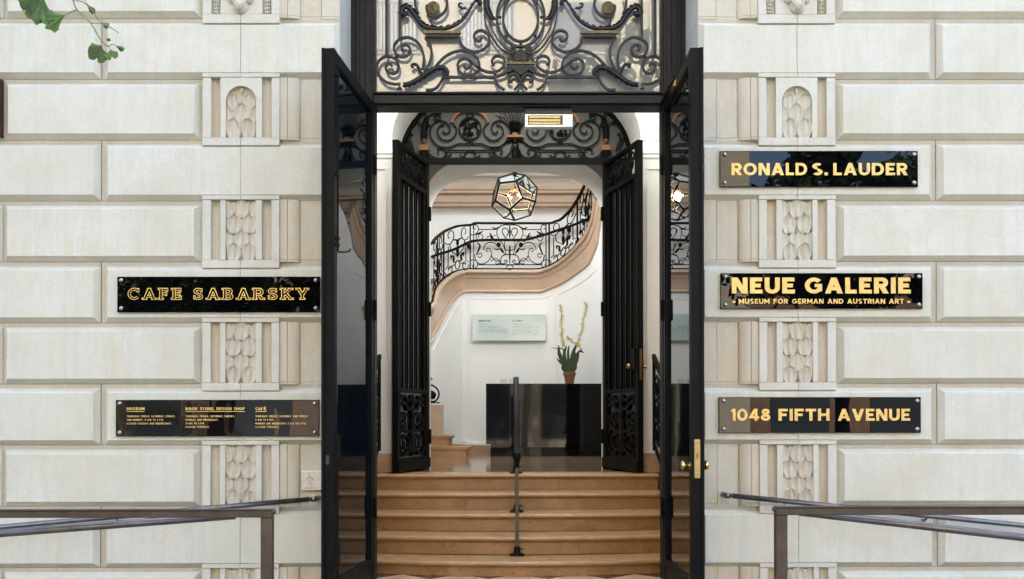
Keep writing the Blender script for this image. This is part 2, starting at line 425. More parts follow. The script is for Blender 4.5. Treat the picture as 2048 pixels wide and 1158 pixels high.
def sx(s, a, b): return (s*a, s*b) if s > 0 else (s*b, s*a)
def leaf_mesh(w, h, d, n=6):
    """one carved water leaf: rounded top, raised midrib, lobed hollows"""
    mb = MB(); cols = 13; rows = 11; vs = []
    for i in range(rows):
        v = i/(rows-1)                       # 0 bottom .. 1 tip
        half = (.62+.38*math.sin(min(1, v*2.2)*math.pi/2))*(1-max(0,(v-.55)/.45)**2.0)**.6 if v < 1 else .05
        half = max(half, .06)
        for j in range(cols):
            u = -1+2*j/(cols-1)
            x = u*half*w/2 + (0 if abs(u) < .99 else u*.0)
            z = v*h
            au = abs(u)
            ridge = .50*math.exp(-(u*5.5)**2)*(1-.3*v)
            cup = .55*(au**1.5) - .35*math.sin(math.pi*min(1, au*1.15))*(.6+.4*v)
            lobe = .16*math.cos(au*math.pi*3.2+v*math.pi*3.0)*au
            tip = .45*max(0, v-.55)/.45
            y = -d*(.45+ridge+cup+lobe+tip)
            if j in (0, cols-1): y = d*.35
            vs.append((x, y, z))
    fs = [(i*cols+j, i*cols+j+1, (i+1)*cols+j+1, (i+1)*cols+j) for i in range(rows-1) for j in range(cols-1)]
    mb.add(vs, fs); return mb.mesh('carved_leaf', M['stone_carve'], True)
rnd_c = random.Random(21)
LEAF_W = (XL1-XL0)*.57
LEAF = leaf_mesh(LEAF_W, .118, .026)
HALF = leaf_mesh(LEAF_W*.95, .110, .020)
BUD = MB().lathe([(.001,0),(.005,.004),(.004,.018),(.010,.026),(.0115,.034),(.008,.044),(.001,.055)], seg=10).mesh('carved_bud', M['stone_carve'], True)

def pilaster(s, k):
    """pilaster panel in the recessed course k (side s)"""
    zb, zt = rz(k), rz(k-1)
    zc0 = zt - .001; zc1 = zt + .026             # cap overlapping the bevel above
    zp1 = zb + .006; zp0 = zb - .046             # plinth overlapping the top of the course below
    lx0, lx1 = sx(s, XL0, XL1); cx = (lx0+lx1)/2
    arch = (k == 2)
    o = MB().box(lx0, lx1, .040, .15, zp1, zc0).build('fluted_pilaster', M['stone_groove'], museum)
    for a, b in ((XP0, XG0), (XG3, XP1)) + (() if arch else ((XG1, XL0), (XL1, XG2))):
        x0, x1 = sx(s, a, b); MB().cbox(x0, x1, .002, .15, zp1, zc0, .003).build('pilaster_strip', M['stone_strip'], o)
    # half-round flutes
    for a, b in ((XG0, XG1), (XG2, XG3)):
        x0, x1 = sx(s, a, b); n = 8; pr = []
        for i in range(n+1):
            th = math.pi*i/n; pr.append(((x0+x1)/2-(x1-x0)/2*math.cos(th), .010+.038*math.sin(th)))
        pr += [(x1, .15), (x0, .15)]
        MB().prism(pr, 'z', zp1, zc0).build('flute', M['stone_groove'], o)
    g = .0012
    for a, b in ((XP0, XJ_C-g), (XJ_C+g, XP1)):
        x0, x1 = sx(s, a, b)
        MB().cbox(x0, x1, -.0025, .15, zc0+.0015, zc1, .002).build('pilaster_cap', M['stone_strip'], o)
        MB().cbox(x0, x1, -.0025, .15, zp0, zp1-.002, .002).build('pilaster_plinth', M['stone_strip'], o)
    def put(me, name, x, z, y=.036, sc=1.0, sx_=1.0, rot=0):
        link(name, me, o, (x, y, z), (rnd_c.uniform(-.03,.03), rot+rnd_c.uniform(-.05,.05), 0), (sc*sx_*rnd_c.uniform(.95,1.05), .98*rnd_c.uniform(.85,1.15), sc))
    if arch:
        ax0, ax1 = sx(s, XG1, XG2); r = (lx1-lx0)/2; ztop = zc0-.054
        pts = [(ax0, zp1), (ax0, zc0), (ax1, zc0), (ax1, zp1), (lx1, zp1)]
        za = ztop - r
        pts += [(cx+r*math.cos(t*math.pi/16), za+r*math.sin(t*math.pi/16)) for t in range(17)] + [(lx0, zp1)]
        # ring built as strips so that the outline stays clean
        am = MB()
        am.cbox(ax0, lx0, .002, .15, zp1, za, .002); am.cbox(lx1, ax1, .002, .15, zp1, za, .002)
        N = 18
        for i in range(N):
            t0, t1 = math.pi-math.pi*i/N, math.pi-math.pi*(i+1)/N
            p0 = (cx+r*math.cos(t0), za+r*math.sin(t0)); p1 = (cx+r*math.cos(t1), za+r*math.sin(t1))
            am.add([(p0[0],.002,p0[1]),(p1[0],.002,p1[1]),(p1[0],.002,zc0),(p0[0],.002,zc0),
                    (p0[0],.06,p0[1]),(p1[0],.06,p1[1])], [(0,1,2,3),(0,4,5,1)])
        am.add([(ax0,.002,za),(lx0,.002,za),(lx0,.002,zc0),(ax0,.002,zc0),(lx1,.002,za),(ax1,.002,za),(ax1,.002,zc0),(lx1,.002,zc0)],[(0,1,2,3),(4,5,6,7)])
        am.build('arched_niche', M['stone'], o)
        w2 = (lx1-lx0)/4
        put(BUD, 'carved_bud', cx, zp1+.285, .026, .9)
        for x, z in ((cx-w2, .182), (cx+w2, .182)): put(LEAF, 'carved_leaf', x, zp1+z, .034, .88, 1.0)
        for x, z in ((cx-2*w2+.008, .100), (cx+2*w2-.008, .100)): put(HALF, 'carved_leaf', x, zp1+z, .030, .95, .8)
        put(LEAF, 'carved_leaf', cx, zp1+.098, .028, 1.05)
        for x, z in ((cx-w2, .0), (cx+w2, .0)): put(LEAF, 'carved_leaf', x, zp1+z, .024, 1.05)
        for x in (cx-w2, cx+w2): put(BUD, 'carved_bud', x, zp1+.088, .020, .55)
        return
    w2 = (lx1-lx0)/4; H = zc0-zp1; rowh = H*.262
    for x in (cx-w2, cx+w2): put(BUD, 'carved_bud', x, zc0-.060, .022, 1.0)
    for rI in range(4):
        z = zc0-.112-rI*rowh*1.0; y = .033-.003*rI
        if rI == 3: z = zp1-.004
        if rI % 2 == 0:
            put(LEAF, 'carved_leaf', cx, z, y, 1.0)
            for x in (cx-2*w2+.004, cx+2*w2-.004): put(HALF, 'carved_leaf', x, z, y+.002, 1.0, .92)
        else:
            for x in (cx-w2, cx+w2): put(LEAF, 'carved_leaf', x, z, y, 1.0 if rI < 3 else .95)
        if rI < 3:
            for x in ((cx,) if rI % 2 == 1 else (cx-w2, cx+w2)): put(BUD, 'carved_bud', x, z-.012, .012, .42)

def capital(s):
    """bottom of the shell cartouche course k=0"""
    k = 0; zb, zt = rz(k), rz(k-1)
    x0, x1 = sx(s, XG1, XG2)
    o = MB().cbox(x0, x1, .002, .15, zb+.014, zt, .003).build('carved_capital', M['stone_strip'], museum)
    for a, b in ((XP0, XG0), (XG3, XP1)):
        x0, x1 = sx(s, a, b); MB().cbox(x0, x1, .002, .15, zb+.014, zt, .003).build('pilaster_strip', M['stone_strip'], o)
    for a, b in ((XG0, XG1), (XG2, XG3)):
        x0, x1 = sx(s, a, b); MB().box(x0, x1, .036, .15, zb+.014, zt).build('flute', M['stone_groove'], o)
    for a, b in ((XP0, XJ_C-.0012), (XJ_C+.0012, XP1)):
        x0, x1 = sx(s, a, b); MB().cbox(x0, x1, -.0025, .15, zb-.046, zb+.0115, .002).build('pilaster_plinth', M['stone_strip'], o)
    cx = s*XJ_C; Zr = zb+.014
    sh = MB()
    sh.ell((cx, .0, Zr+.050), .052, .040, .052, 14, 8)
    for dx, dz, rr in ((-.052,.095,.034),(.052,.095,.034),(-.078,.12,.026),(.078,.12,.026),(-.03,.11,.036),(.03,.11,.036),(0,.115,.045)):
        sh.ell((cx+dx, .0, Zr+dz), rr, .036, rr, 12, 7)
    for i in range(-2, 3):
        a = i*.42
        sh.sweep([(cx+math.sin(a)*.008, -.036, Zr+.012), (cx+math.sin(a)*.04, -.040, Zr+.05), (cx+math.sin(a)*.062, -.028, Zr+.088)], .010, .010, sides=6)
    sh.build('shell_cartouche', M['stone_carve'], o, True)
    for a, b in ((XG0, XG1), (XG2, XG3)):
        x = s*(a+b)/2; hm = MB()
        for i in range(5):
            z = Zr+.008+i*.024
            hm.ell((x, .022, z+.010), .0075, .013, .014, 8, 6)
            for q in (-1, 1): hm.ell((x+q*.013, .026, z+.014), .0065, .010, .012, 8, 6)
        hm.build('husk_garland', M['stone_carve'], o, True)

for s in (-1, 1):
    for k in range(-3, 12):
        z0, z1 = rz(k), rz(k-1)
        wide = (k % 2 == 1)
        if wide:
            # end block at the doorway, block past the pilaster, two more
            for (a, b, ba, bb) in ((XC, XJ_C, BV, 0), (XJ_C, XJ_A-.002, 0, BV), (XJ_A, XJ_A+1.34, BV, BV), (XJ_A+1.34, XJ_A+2.7, BV, BV)):
                x0, x1 = sx(s, a, b)
                l, r = (ba, bb) if s > 0 else (bb, ba)
                cha = CH if a >= XJ_A else 0          # channel on the side towards the door
                cha = 0
                chb = CH if (a >= XJ_C) else 0
                if s > 0: stone_block(x0, x1, z0, z1, l, r, BV, BV, s, cha, chb)
                else: stone_block(x0, x1, z0, z1, l, r, BV, BV, s, chb, cha)
        else:
            if k > 0 or k < 0: pilaster(s, k)
            else: capital(s)
            # blocks away from the door
            for (a, b) in ((XP1+.004, XB_OUT), (XB_OUT, XB_OUT+1.34), (XB_OUT+1.34, XB_OUT+2.7)):
                x0, x1 = sx(s, a, b)
                ca = .016 if a < XP1+.01 else CH*.2; cb = CH*.5
                if s > 0: stone_block(x0, x1, z0, z1, BV, BV, BV, BV, s, ca, cb)
                else: stone_block(x0, x1, z0, z1, BV, BV, BV, BV, s, cb, ca)
            # mouldings between pilaster and doorway
            zj = z0+.012
            a1 = Xm(577,1508); a2 = Xm(601,1483); a3 = (PX(1436,0)-PX(1436,0)+PX(1436,0)); a3 = PX(1436,0)
            for zz0, zz1 in ((z0-.004, zj), (zj+.002, z1+.004)):
                mb = MB()
                n = 6; pr = [(s*XP0, .15), (s*(XP0-.001), .014), (s*a1, .014), (s*(a1-.002), .022)]
                for i in range(n+1):
                    th = math.pi/2*i/n
                    pr.append((s*(a1-.004-(a1-a2-.004)*math.sin(th)), .016+(DEP-.012)*(1-math.cos(th))))
                pr += [(s*(a2-.001), DEP+.012), (s*(a2-.008), DEP+.012), (s*(a2-.010), DEP+.002), (s*(a3+.003), DEP+.002), (s*(a3+.003), DEP+.010), (s*a3, DEP+.010), (s*(a3-.001), DEP-.004), (s*(XC+.001), DEP-.004), (s*(XC+.001), .15)]
                if s < 0: pr = pr[::-1]
                mb.prism(pr, 'z', zz0, zz1)
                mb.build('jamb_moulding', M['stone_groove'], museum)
        # reveal stone of this course
        x0, x1 = sx(s, XC, XC+.3)
        MB().box(x0, x1, (DEP+.01) if not wide else .046, .50, z0+.0015, z1-.0015).build('reveal_block', M['stone'], museum)
# dark window at the far left edge
wn = MB().box(-5.1, -XB_OUT-.002, -.03, .1, rz(2)+.01, rz(1)-.01).build('louvred_window', simple('dark_red_louvre',(.05,.018,.013),.6), museum)
sl = MB()
for i in range(5): sl.box(-5.1, -XB_OUT-.001, -.04, -.031, rz(2)+.03+i*.073, rz(2)+.045+i*.073)
sl.build('louvre_slat', simple('louvre_slat_paint',(.10,.05,.04),.6), wn)
# rest of the building: upper wall, roof and hidden sides that keep the daylight out
ub = MB(); ub.box(-9, 9, .02, .45, rz(-4)+.002, 17)
ub.box(-XC, XC, .03, .44, 5.0, rz(-4)-.002)
ub.box(-14, -9.002, .0, .45, -.59, 17); ub.box(9.002, 14, .0, .45, -.59, 17)
ub.build('upper_wall', M['stone'], museum)
sb = MB(); sb.box(-14, -13.7, .46, 17, -.59, 13); sb.box(13.7, 14, .46, 17, -.59, 13); sb.box(-14, 14, 17.01, 17.3, -.59, 13)
sb.build('side_wall', M['stone'], museum)
MB().box(-14, 14, .4505, 17.3, 13.01, 13.3).build('roof', M['asphalt'], museum)

# ================================================================ GROUND
setp(MB().box(-60, 60, -9.6, -.62, -.75, -.35).build('pavement', M['paving']), kind='structure')
setp(MB().box(-60, 60, -20, -9.601, -.90, -.50).build('road', M['asphalt']), kind='structure')
setp(MB().box(-60, 60, -26, -20.001, -.75, -.36).build('far_pavement', M['paving']), kind='structure')
setp(MB().add([(-200,-200,-.95),(200,-200,-.95),(200,200,-.95),(-200,200,-.95)], [(0,1,2,3)]).build('ground', M['asphalt']), kind='structure')
setp(MB().cbox(-1.6, 1.6, -.60, .498, -.60, .018).build('entrance_landing', M['paving']), kind='structure')

# ================================================================ VESTIBULE
YF = .50; YL = 2.05; YI = 2.90
VW = 1.33
LAND = .693; RISER = LAND/5; TREAD = .28
vest = empty('vestibule', None, None); vest['kind'] = 'structure'
MB().box(-1.6, 1.6, YF, 1.5, -.3, .024).build('floor_bed', M['joint'], vest)
# diamond tiles
tn = .30; cnt = 0
hd = tn/math.sqrt(2)
for i in range(-6, 7):
    for j in range(0, 8):
        cx, cy = i*hd, .62 + j*hd
        if (i+j) % 2: continue
        if abs(cx) > 1.25 or cy > 1.5: continue
        h = hd*.985
        t = MB().add([(cx-h,cy,.0245),(cx,cy-h,.0245),(cx+h,cy,.0245),(cx,cy+h,.0245),(cx-h,cy,.03),(cx,cy-h,.03),(cx+h,cy,.03),(cx,cy+h,.03)],
                     [(4,5,6,7),(0,1,5,4),(1,2,6,5),(2,3,7,6),(3,0,4,7)])
        t.build('floor_tile', M['tile_dark'] if (j % 2) else M['tile_light'], vest)
# steps, bowed towards the door
def step(k):
    """k=0 landing nosing ... 4 lowest nosing"""
    z = LAND - k*RISER; bow = .052*k; yc = YL - k*TREAD
    root = empty('marble_step', ['top marble step at the edge of the hall landing', 'second marble step down from the landing', 'middle marble step under the handrail foot',
                  'fourth marble step down from the landing', 'lowest and most bowed marble step above the diamond tiles'][k], 'step', (0, yc, z-RISER), 'marble entrance steps', local=True)
    hw = 1.215 if k == 0 else 1.285
    def front(x): return -bow*(1-(x/1.3)**2)
    xs = [-hw+2*hw*i/24 for i in range(25)]
    th = .036
    # nosing: half-round front
    prof = [(0.31,0),(.0,0)]+[(-.018*math.sin(a*math.pi/6)-.008, -th/2+th/2*math.cos(a*math.pi/6)) for a in range(0,7)]+[(.012,-th),(.018,-th-.012),(.31,-th-.012)]
    mb = MB(); vs = []; n = len(prof)
    for x in xs:
        f = front(x)
        for (py_, pz_) in prof: vs.append((x, f+py_-.004, RISER+pz_))
    fs = [(i*n+j, i*n+(j+1)%n, (i+1)*n+(j+1)%n, (i+1)*n+j) for i in range(24) for j in range(n)]
    fs += [tuple(range(n)), tuple((24*n+j) for j in range(n))[::-1]]
    mb.add(vs, fs); mb.build('nosing', M['stair_nose'], root, True, auto=40)
    # riser in separate stones
    cuts = {0:[-hw,-.45,.36,hw],1:[-hw,-.44,.38,hw],2:[-hw,-.52,.40,hw],3:[-hw,-.56,.46,hw],4:[-hw,-.62,.50,hw]}[k]
    for a, b in zip(cuts[:-1], cuts[1:]):
        mb = MB(); m_ = 8; vs = []
        for i in range(m_+1):
            x = a+.001+(b-a-.002)*i/m_; f = front(x)+.016
            vs += [(x, f, 0), (x, f, RISER-th-.0125), (x, f+.27, RISER-th-.0125), (x, f+.27, 0)]
        fs = [(i*4+j, i*4+(j+1)%4, (i+1)*4+(j+1)%4, (i+1)*4+j) for i in range(m_) for j in range(4)]+[(0,1,2,3),tuple(m_*4+j for j in (3,2,1,0))]
        mb.add(vs, fs); mb.build('riser_stone', M['stair_marble'], root)
for k in range(5): step(k)
# landing / hall floor
hall = empty('stair_hall', None, None); hall['kind'] = 'structure'
MB().box(-3.2, 3.2, YL+.31, 11.2, LAND-.3, LAND-.001).build('floor', M['hall_floor'], hall)
# vestibule side walls with curved string
for s in (-1, 1):
    x0, x1 = sx(s, VW, VW+.2)
    MB().box(x0, x1, .66, 2.25, -.3, 4.8).build('side_wall', M['white_paint'], vest)
    # curved marble string beside the steps
    pr = []
    for i in range(13):
        t = i/12; y = .98+(2.22-.98)*t
        pr.append((y, .16+ (LAND+.17-.16)*(t**.8)))
    mb = MB()
    x0, x1 = sx(s, 1.287, VW-.001)
    mb.prism([(.98,-.005)]+pr+[(2.22,-.005)], 'x', x0, x1)
    mb.build('stair_string', M['hall_step'], vest)
MB().box(-1.55, 1.55, .66, 2.25, 4.8, 4.95).build('ceiling', M['white_paint'], vest)
MB().box(-1.55, 1.55, .505, .655, 4.99, 5.2).build('ceiling_edge', M['white_paint'], vest)

# arch wall in front of the inner door
def superarch(a, b, zc, n, N=40):
    pts = []
    for i in range(N+1):
        th = math.pi - math.pi*i/N
        c, s_ = math.cos(th), math.sin(th)
        pts.append((a*math.copysign(abs(c)**(2/n), c), zc+b*abs(s_)**(2/n)))
    return pts
def arch_wall(name, a, b, zc, n, zbase, y0, y1, halfw, ztop, mat, parent, cx=0):
    pts = [(cx+x, z) for x, z in superarch(a, b, zc, n)]
    mb = MB()
    for y, flip in ((y0, False), (y1, True)):
        for (p, q) in zip(pts[:-1], pts[1:]):
            mb.add([(p[0],y,p[1]),(q[0],y,q[1]),(q[0],y,ztop),(p[0],y,ztop)], [(0,1,2,3)])
        mb.add([(cx-halfw,y,zbase),(cx-a,y,zbase),(cx-a,y,zc),(cx-a,y,ztop),(cx-halfw,y,ztop)], [(0,1,2,3,4)])
        mb.add([(cx+halfw,y,zbase),(cx+a,y,zbase),(cx+a,y,zc),(cx+a,y,ztop),(cx+halfw,y,ztop)], [(0,1,2,3,4)])
    full = [(cx-a, zbase)]+pts+[(cx+a, zbase)]
    for p, q in zip(full[:-1], full[1:]):
        mb.add([(p[0],y0,p[1]),(q[0],y0,q[1]),(q[0],y1,q[1]),(p[0],y1,p[1])], [(0,1,2,3)])
    return mb.build(name, mat, parent)
AA = (PX(1262,YI,320)-PX(798,YI,320))/2; ZCA = PZ(320, YI); BA = PZ(156, YI)-ZCA
YA0 = 2.26
arch_wall('arched_wall', AA, BA, ZCA, 2, LAND+.17, YA0, YI-.0, 1.54, 4.8, M['white_paint'], vest)
# base blocks of the piers
for s in (-1, 1):
    x0, x1 = sx(s, AA-.004, VW-.002)
    MB().cbox(x0, x1, YA0-.012, YI, LAND, LAND+.168, .004).build('pier_base', M['hall_step'], vest)
# archivolt moulding and imposts
for dr, dd, ww in ((.025,.014,.03),(.13,.022,.02),(.155,.012,.014)):
    pts = [(x, YA0-.002, z) for x, z in superarch(AA+dr, BA+dr, ZCA, 2)]
    MB().sweep(pts, ww, dd).build('archivolt', M['white_paint'], vest)
for s in (-1, 1):
    x0, x1 = sx(s, AA-.012, VW-.002); zi = PZ(300, YA0)
    mb = MB(); mb.box(x0, x1, YA0-.022, YA0-.001, zi-.035, zi); mb.box(x0, x1, YA0-.012, YA0-.001, zi-.07, zi-.0355); mb.build('impost_moulding', M['white_paint'], vest)
    # raised panel on the pier
    xa, xb = sx(s, AA+.045, VW-.05); mb = MB()
    for (q0,q1,r0_,r1_) in ((xa,xa+.012,LAND+.26,zi-.16),(xb-.012,xb,LAND+.26,zi-.16),(xa+.0121,xb-.0121,LAND+.26,LAND+.272),(xa+.0121,xb-.0121,zi-.172,zi-.16)):
        mb.box(q0,q1,YA0-.012,YA0-.001,r0_,r1_)
    mb.build('panel_moulding', M['white_paint'], vest)

# passage between inner door and hall: arch with thickness
Y3, Y4 = 3.75, 4.50
A3 = .951; ZC3 = PZ(440, Y4); B3 = PZ(344, Y4)-ZC3
arch_wall('hall_arch', A3, B3, ZC3, 2.6, LAND, Y3, Y4, 1.62, 4.5, M['grey_paint'], hall, cx=.012)
for s in (-1, 1):
    x0, x1 = sx(s, 1.5, 1.6)
    MB().box(x0, x1, YI+.005, Y3-.003, LAND, 4.5).build('passage_wall', M['grey_paint'], hall)
MB().box(-1.6, 1.6, YI+.005, Y3-.003, 4.5, 4.6).build('passage_ceiling', M['grey_paint'], hall)
# hall shell
YB = 8.35
HX = 3.0; HTOP = 7.6
MB().box(-HX, HX, YB, YB+.2, LAND, HTOP).build('back_wall', M['hall_paint'], hall)
for s in (-1, 1):
    x0, x1 = sx(s, HX+.001, HX+.2)
    MB().box(x0, x1, Y3, YB+.2, LAND, HTOP).build('side_wall', M['hall_paint'], hall)
    x0, x1 = sx(s, 1.625, HX); MB().box(x0, x1, Y4-.2, Y4-.001, LAND, HTOP).build('front_wall', M['hall_paint'], hall)
MB().box(-1.62, 1.62, Y4-.2, Y4-.002, 4.505, HTOP).build('front_wall', M['hall_paint'], hall)
MB().box(-HX-.2, HX+.2, Y3, YB+.2, HTOP+.001, HTOP+.15).build('ceiling', M['hall_paint'], hall)
# marble band of the upper landing and plaster cornice on the back wall
def band(name, py0, py1, proud, mat, y=YB):
    z1, z0 = PZ(py0, y-proud), PZ(py1, y-proud)
    MB().cbox(-HX+.002, HX-.002, y-proud, y-.001, z0, z1, min(.012, proud*.4)).build(name, mat, hall)
band('marble_band', 364.5, 380, .10, M['hall_marble']); band('marble_band', 380.5, 387, .13, M['hall_marble'])
band('marble_band', 387.5, 406, .09, M['hall_marble']); band('marble_band', 406.5, 413.5, .11, M['hall_marble'])
band('plaster_cornice', 343, 351, .14, M['hall_paint']); band('plaster_cornice', 330, 342.5, .20, M['hall_paint'])

# ================================================================ STAIR, STRINGER AND RAILING
def ysurf(px):
    """plan depth of the stair wall as it sweeps round: near at both ends, far in the middle"""
    if px < 862: px = 862
    if px < 930: t = (930-px)/68; return 6.95-1.15*t**1.6
    if px <= 1080: return 6.95
    t = min(1.1, (px-1080)/118); return 6.95-.85*t**1.7
def NS(px):
    a = P(px-1, 600, ysurf(px-1)); b = P(px+1, 600, ysurf(px+1)); t = (b-a); t.z = 0; t.normalize()
    n = Vector((t.y, -t.x, 0)); return n if n.y < 0 else -n
topc = [(856,660),(858,636),(861,611),(868.5,579),(884,560),(903,547.5),(918,543),(935,541),(980,541),(1030,541),(1074,541),(1088,538),(1100,534),(1112,528),(1125,520),(1144,504),(1161,485),(1172,471),(1178,461),(1189,434),(1193,412),(1197,392)]
botc = [(856,722),(859,708),(865,676),(880,649),(897,615),(908,600),(920,590),(937,585.5),(980,585.5),(1030,585.5),(1078,585.5),(1090,583),(1102,578),(1116,572),(1130,565),(1144,556),(1166,540),(1178,530),(1184,520),(1196,490),(1199,470),(1204,440)]
def strip(name, fa, fb, proud_a, proud_b, mat, parent, curved=0):
    """skin between fraction fa and fb of the stringer height, standing proud of the stair wall"""
    T = catmull(topc, 4); B = catmull(botc, 4); mb = MB(); vs = []; n = 6
    for (tx, ty), (bx, by) in zip(T, B):
        for j in range(n+1):
            u = j/n; f = fa+(fb-fa)*u
            px = tx+(bx-tx)*f; py = ty+(by-ty)*f
            nn = NS(px); pr = proud_a+(proud_b-proud_a)*u + curved*math.sin(math.pi*u)
            q = P(px, py, ysurf(px)); q = q+nn*pr
            vs.append(tuple(q))
    m_ = len(T)
    fs = [(i*(n+1)+j, i*(n+1)+j+1, (i+1)*(n+1)+j+1, (i+1)*(n+1)+j) for i in range(m_-1) for j in range(n)]
    # back skin gives it its thickness
    base = len(vs)
    for (tx, ty), (bx, by) in zip(T, B):
        for f in (fa, fb):
            px = tx+(bx-tx)*f; py = ty+(by-ty)*f; vs.append(tuple(P(px, py, ysurf(px))-NS(px)*.08))
    for i in range(m_-1):
        fs.append((i*(n+1), (i+1)*(n+1), base+2*(i+1), base+2*i))
        fs.append((i*(n+1)+n, base+2*i+1, base+2*(i+1)+1, (i+1)*(n+1)+n))
    mb.add(vs, fs); return mb.build(name, mat, parent, True, auto=35)
stair = empty('curved_staircase', 'curved marble staircase sweeping up behind the desk from the left to the upper right', 'staircase', (-1.0, 5.9, LAND))
strip('stringer_moulding', 0, .17, .045, .05, M['hall_marble'], stair, .02)
strip('stringer_moulding', .175, .36, .03, .015, M['hall_marble'], stair, .0)
strip('stringer', .365, .86, .006, .006, M['hall_marble'], stair, 0)
strip('stringer_moulding', .865, 1.0, .012, .022, M['hall_marble'], stair, .012)
# stair wall below the stringer
mb = MB(); vs = []; B = catmull(botc, 4)
for bx, by in B:
    q = P(bx, by, ysurf(bx)); vs += [tuple(q), (q.x, q.y, LAND)]
mb.add(vs, [(2*i, 2*i+1, 2*i+3, 2*i+2) for i in range(len(B)-1)])
# run the wall on past both ends of what the arch shows
q = P(856, 722, ysurf(856)); mb.add([tuple(q),(q.x,q.y,LAND),(q.x-.05,q.y-.5,LAND),(q.x-.05,q.y-.5,q.z-.5)], [(0,1,2,3)])
q = P(1204, 440, ysurf(1204)); mb.add([tuple(q),(q.x,q.y,LAND),(q.x+.25,q.y-1.2,LAND),(q.x+.25,q.y-1.2,q.z+1.2)], [(0,1,2,3)])
mb.build('stair_wall', M['hall_paint'], stair, True, auto=40)
# flights behind the stringer (treads and soffit)
mb = MB()
T = catmull(topc, 4)
for (ax, ay), (bx, by) in zip(T[:-1], T[1:]):
    a = P(ax, ay, ysurf(ax)); b = P(bx, by, ysurf(bx))
    na, nb = -NS(ax), -NS(bx); W = 1.15
    a2 = a+na*W; b2 = b+nb*W
    a2.y = min(a2.y, YB-.02); b2.y = min(b2.y, YB-.02)
    dz = -.06
    mb.add([(a.x,a.y+.02,a.z+dz),(b.x,b.y+.02,a.z+dz),(b2.x,b2.y,a.z+dz),(a2.x,a2.y,a.z+dz)], [(0,1,2,3)])
mb.build('stair_tread', M['hall_step'], stair)
# panel mouldings on the stair wall
def wallpath(name, pts, w, proud, mat=M['hall_paint'], parent=stair, sm=4):
    pp = catmull(pts, sm) if sm else pts
    v3 = []; nn = []
    for px, py in pp:
        n = NS(px); v3.append(P(px, py, ysurf(px))+n*(proud*.5)); nn.append(n)
    return MB().sweep(v3, w, proud, nn).build(name, mat, parent)
for x in (938, 1114):
    wallpath('panel_moulding', [(x, 596 if x < 1000 else 590), (x, 700), (x, 880)], .016, .014, sm=0)
wallpath('panel_moulding', [(943,597),(980,597),(1030,597),(1075,596),(1100,592)], .010, .006)
wallpath('panel_moulding', [(866,700),(880,672),(895,645),(912,615),(925,602)], .010, .007)
wallpath('panel_moulding', [(1119,588),(1150,572),(1175,556),(1195,538)], .010, .006)
wallpath('panel_moulding', [(921,870),(921,760),(921,640),(923,608)], .014, .012, sm=2)
wallpath('skirting', [(905,884),(930,887),(960,889),(1000,889),(1100,889),(1190,889)], .05, .03, sm=0)
wallpath('marble_base', [(900,896),(930,897.5),(960,898),(1100,898),(1195,898)], .11, .045, M['hall_step'], sm=0)

# lowest steps of the stair, at the left
def lowstep(px_end, py_top, py_bot, yfront, i):
    z1 = PZ(py_top, yfront, 880); z0 = PZ(py_bot, yfront, 880); x1 = PX(px_end, yfront, py_top)
    pts = [(-2.2, yfront), (x1-.10, yfront), (x1-.03, yfront+.02), (x1, yfront+.09), (x1-.01, yfront+.5), (-2.2, yfront+.5)]
    MB().prism([(x-.03 if x > -2 else x, y+.02) for x, y in pts], 'z', z0, z1-.034).build('step_riser', M['hall_step'], stair)
    MB().prism(pts, 'z', z1-.033, z1).build('step_tread', M['stair_nose'], stair)
lowstep(941, 894, 919, 5.25, 0); lowstep(907, 871, 895, 5.50, 1); lowstep(878, 849, 872, 5.72, 2)
# newel block at the foot of the stair
nx0, nx1 = PX(846, 5.68), PX(885, 5.68)
nb = MB(); nb.prism([(nx0,5.68),(nx1-.05,5.68),(nx1,5.73),(nx1,5.95),(nx0,5.95)], 'z', LAND, PZ(810,5.68))
nb.build('newel_block', M['hall_marble'], stair)

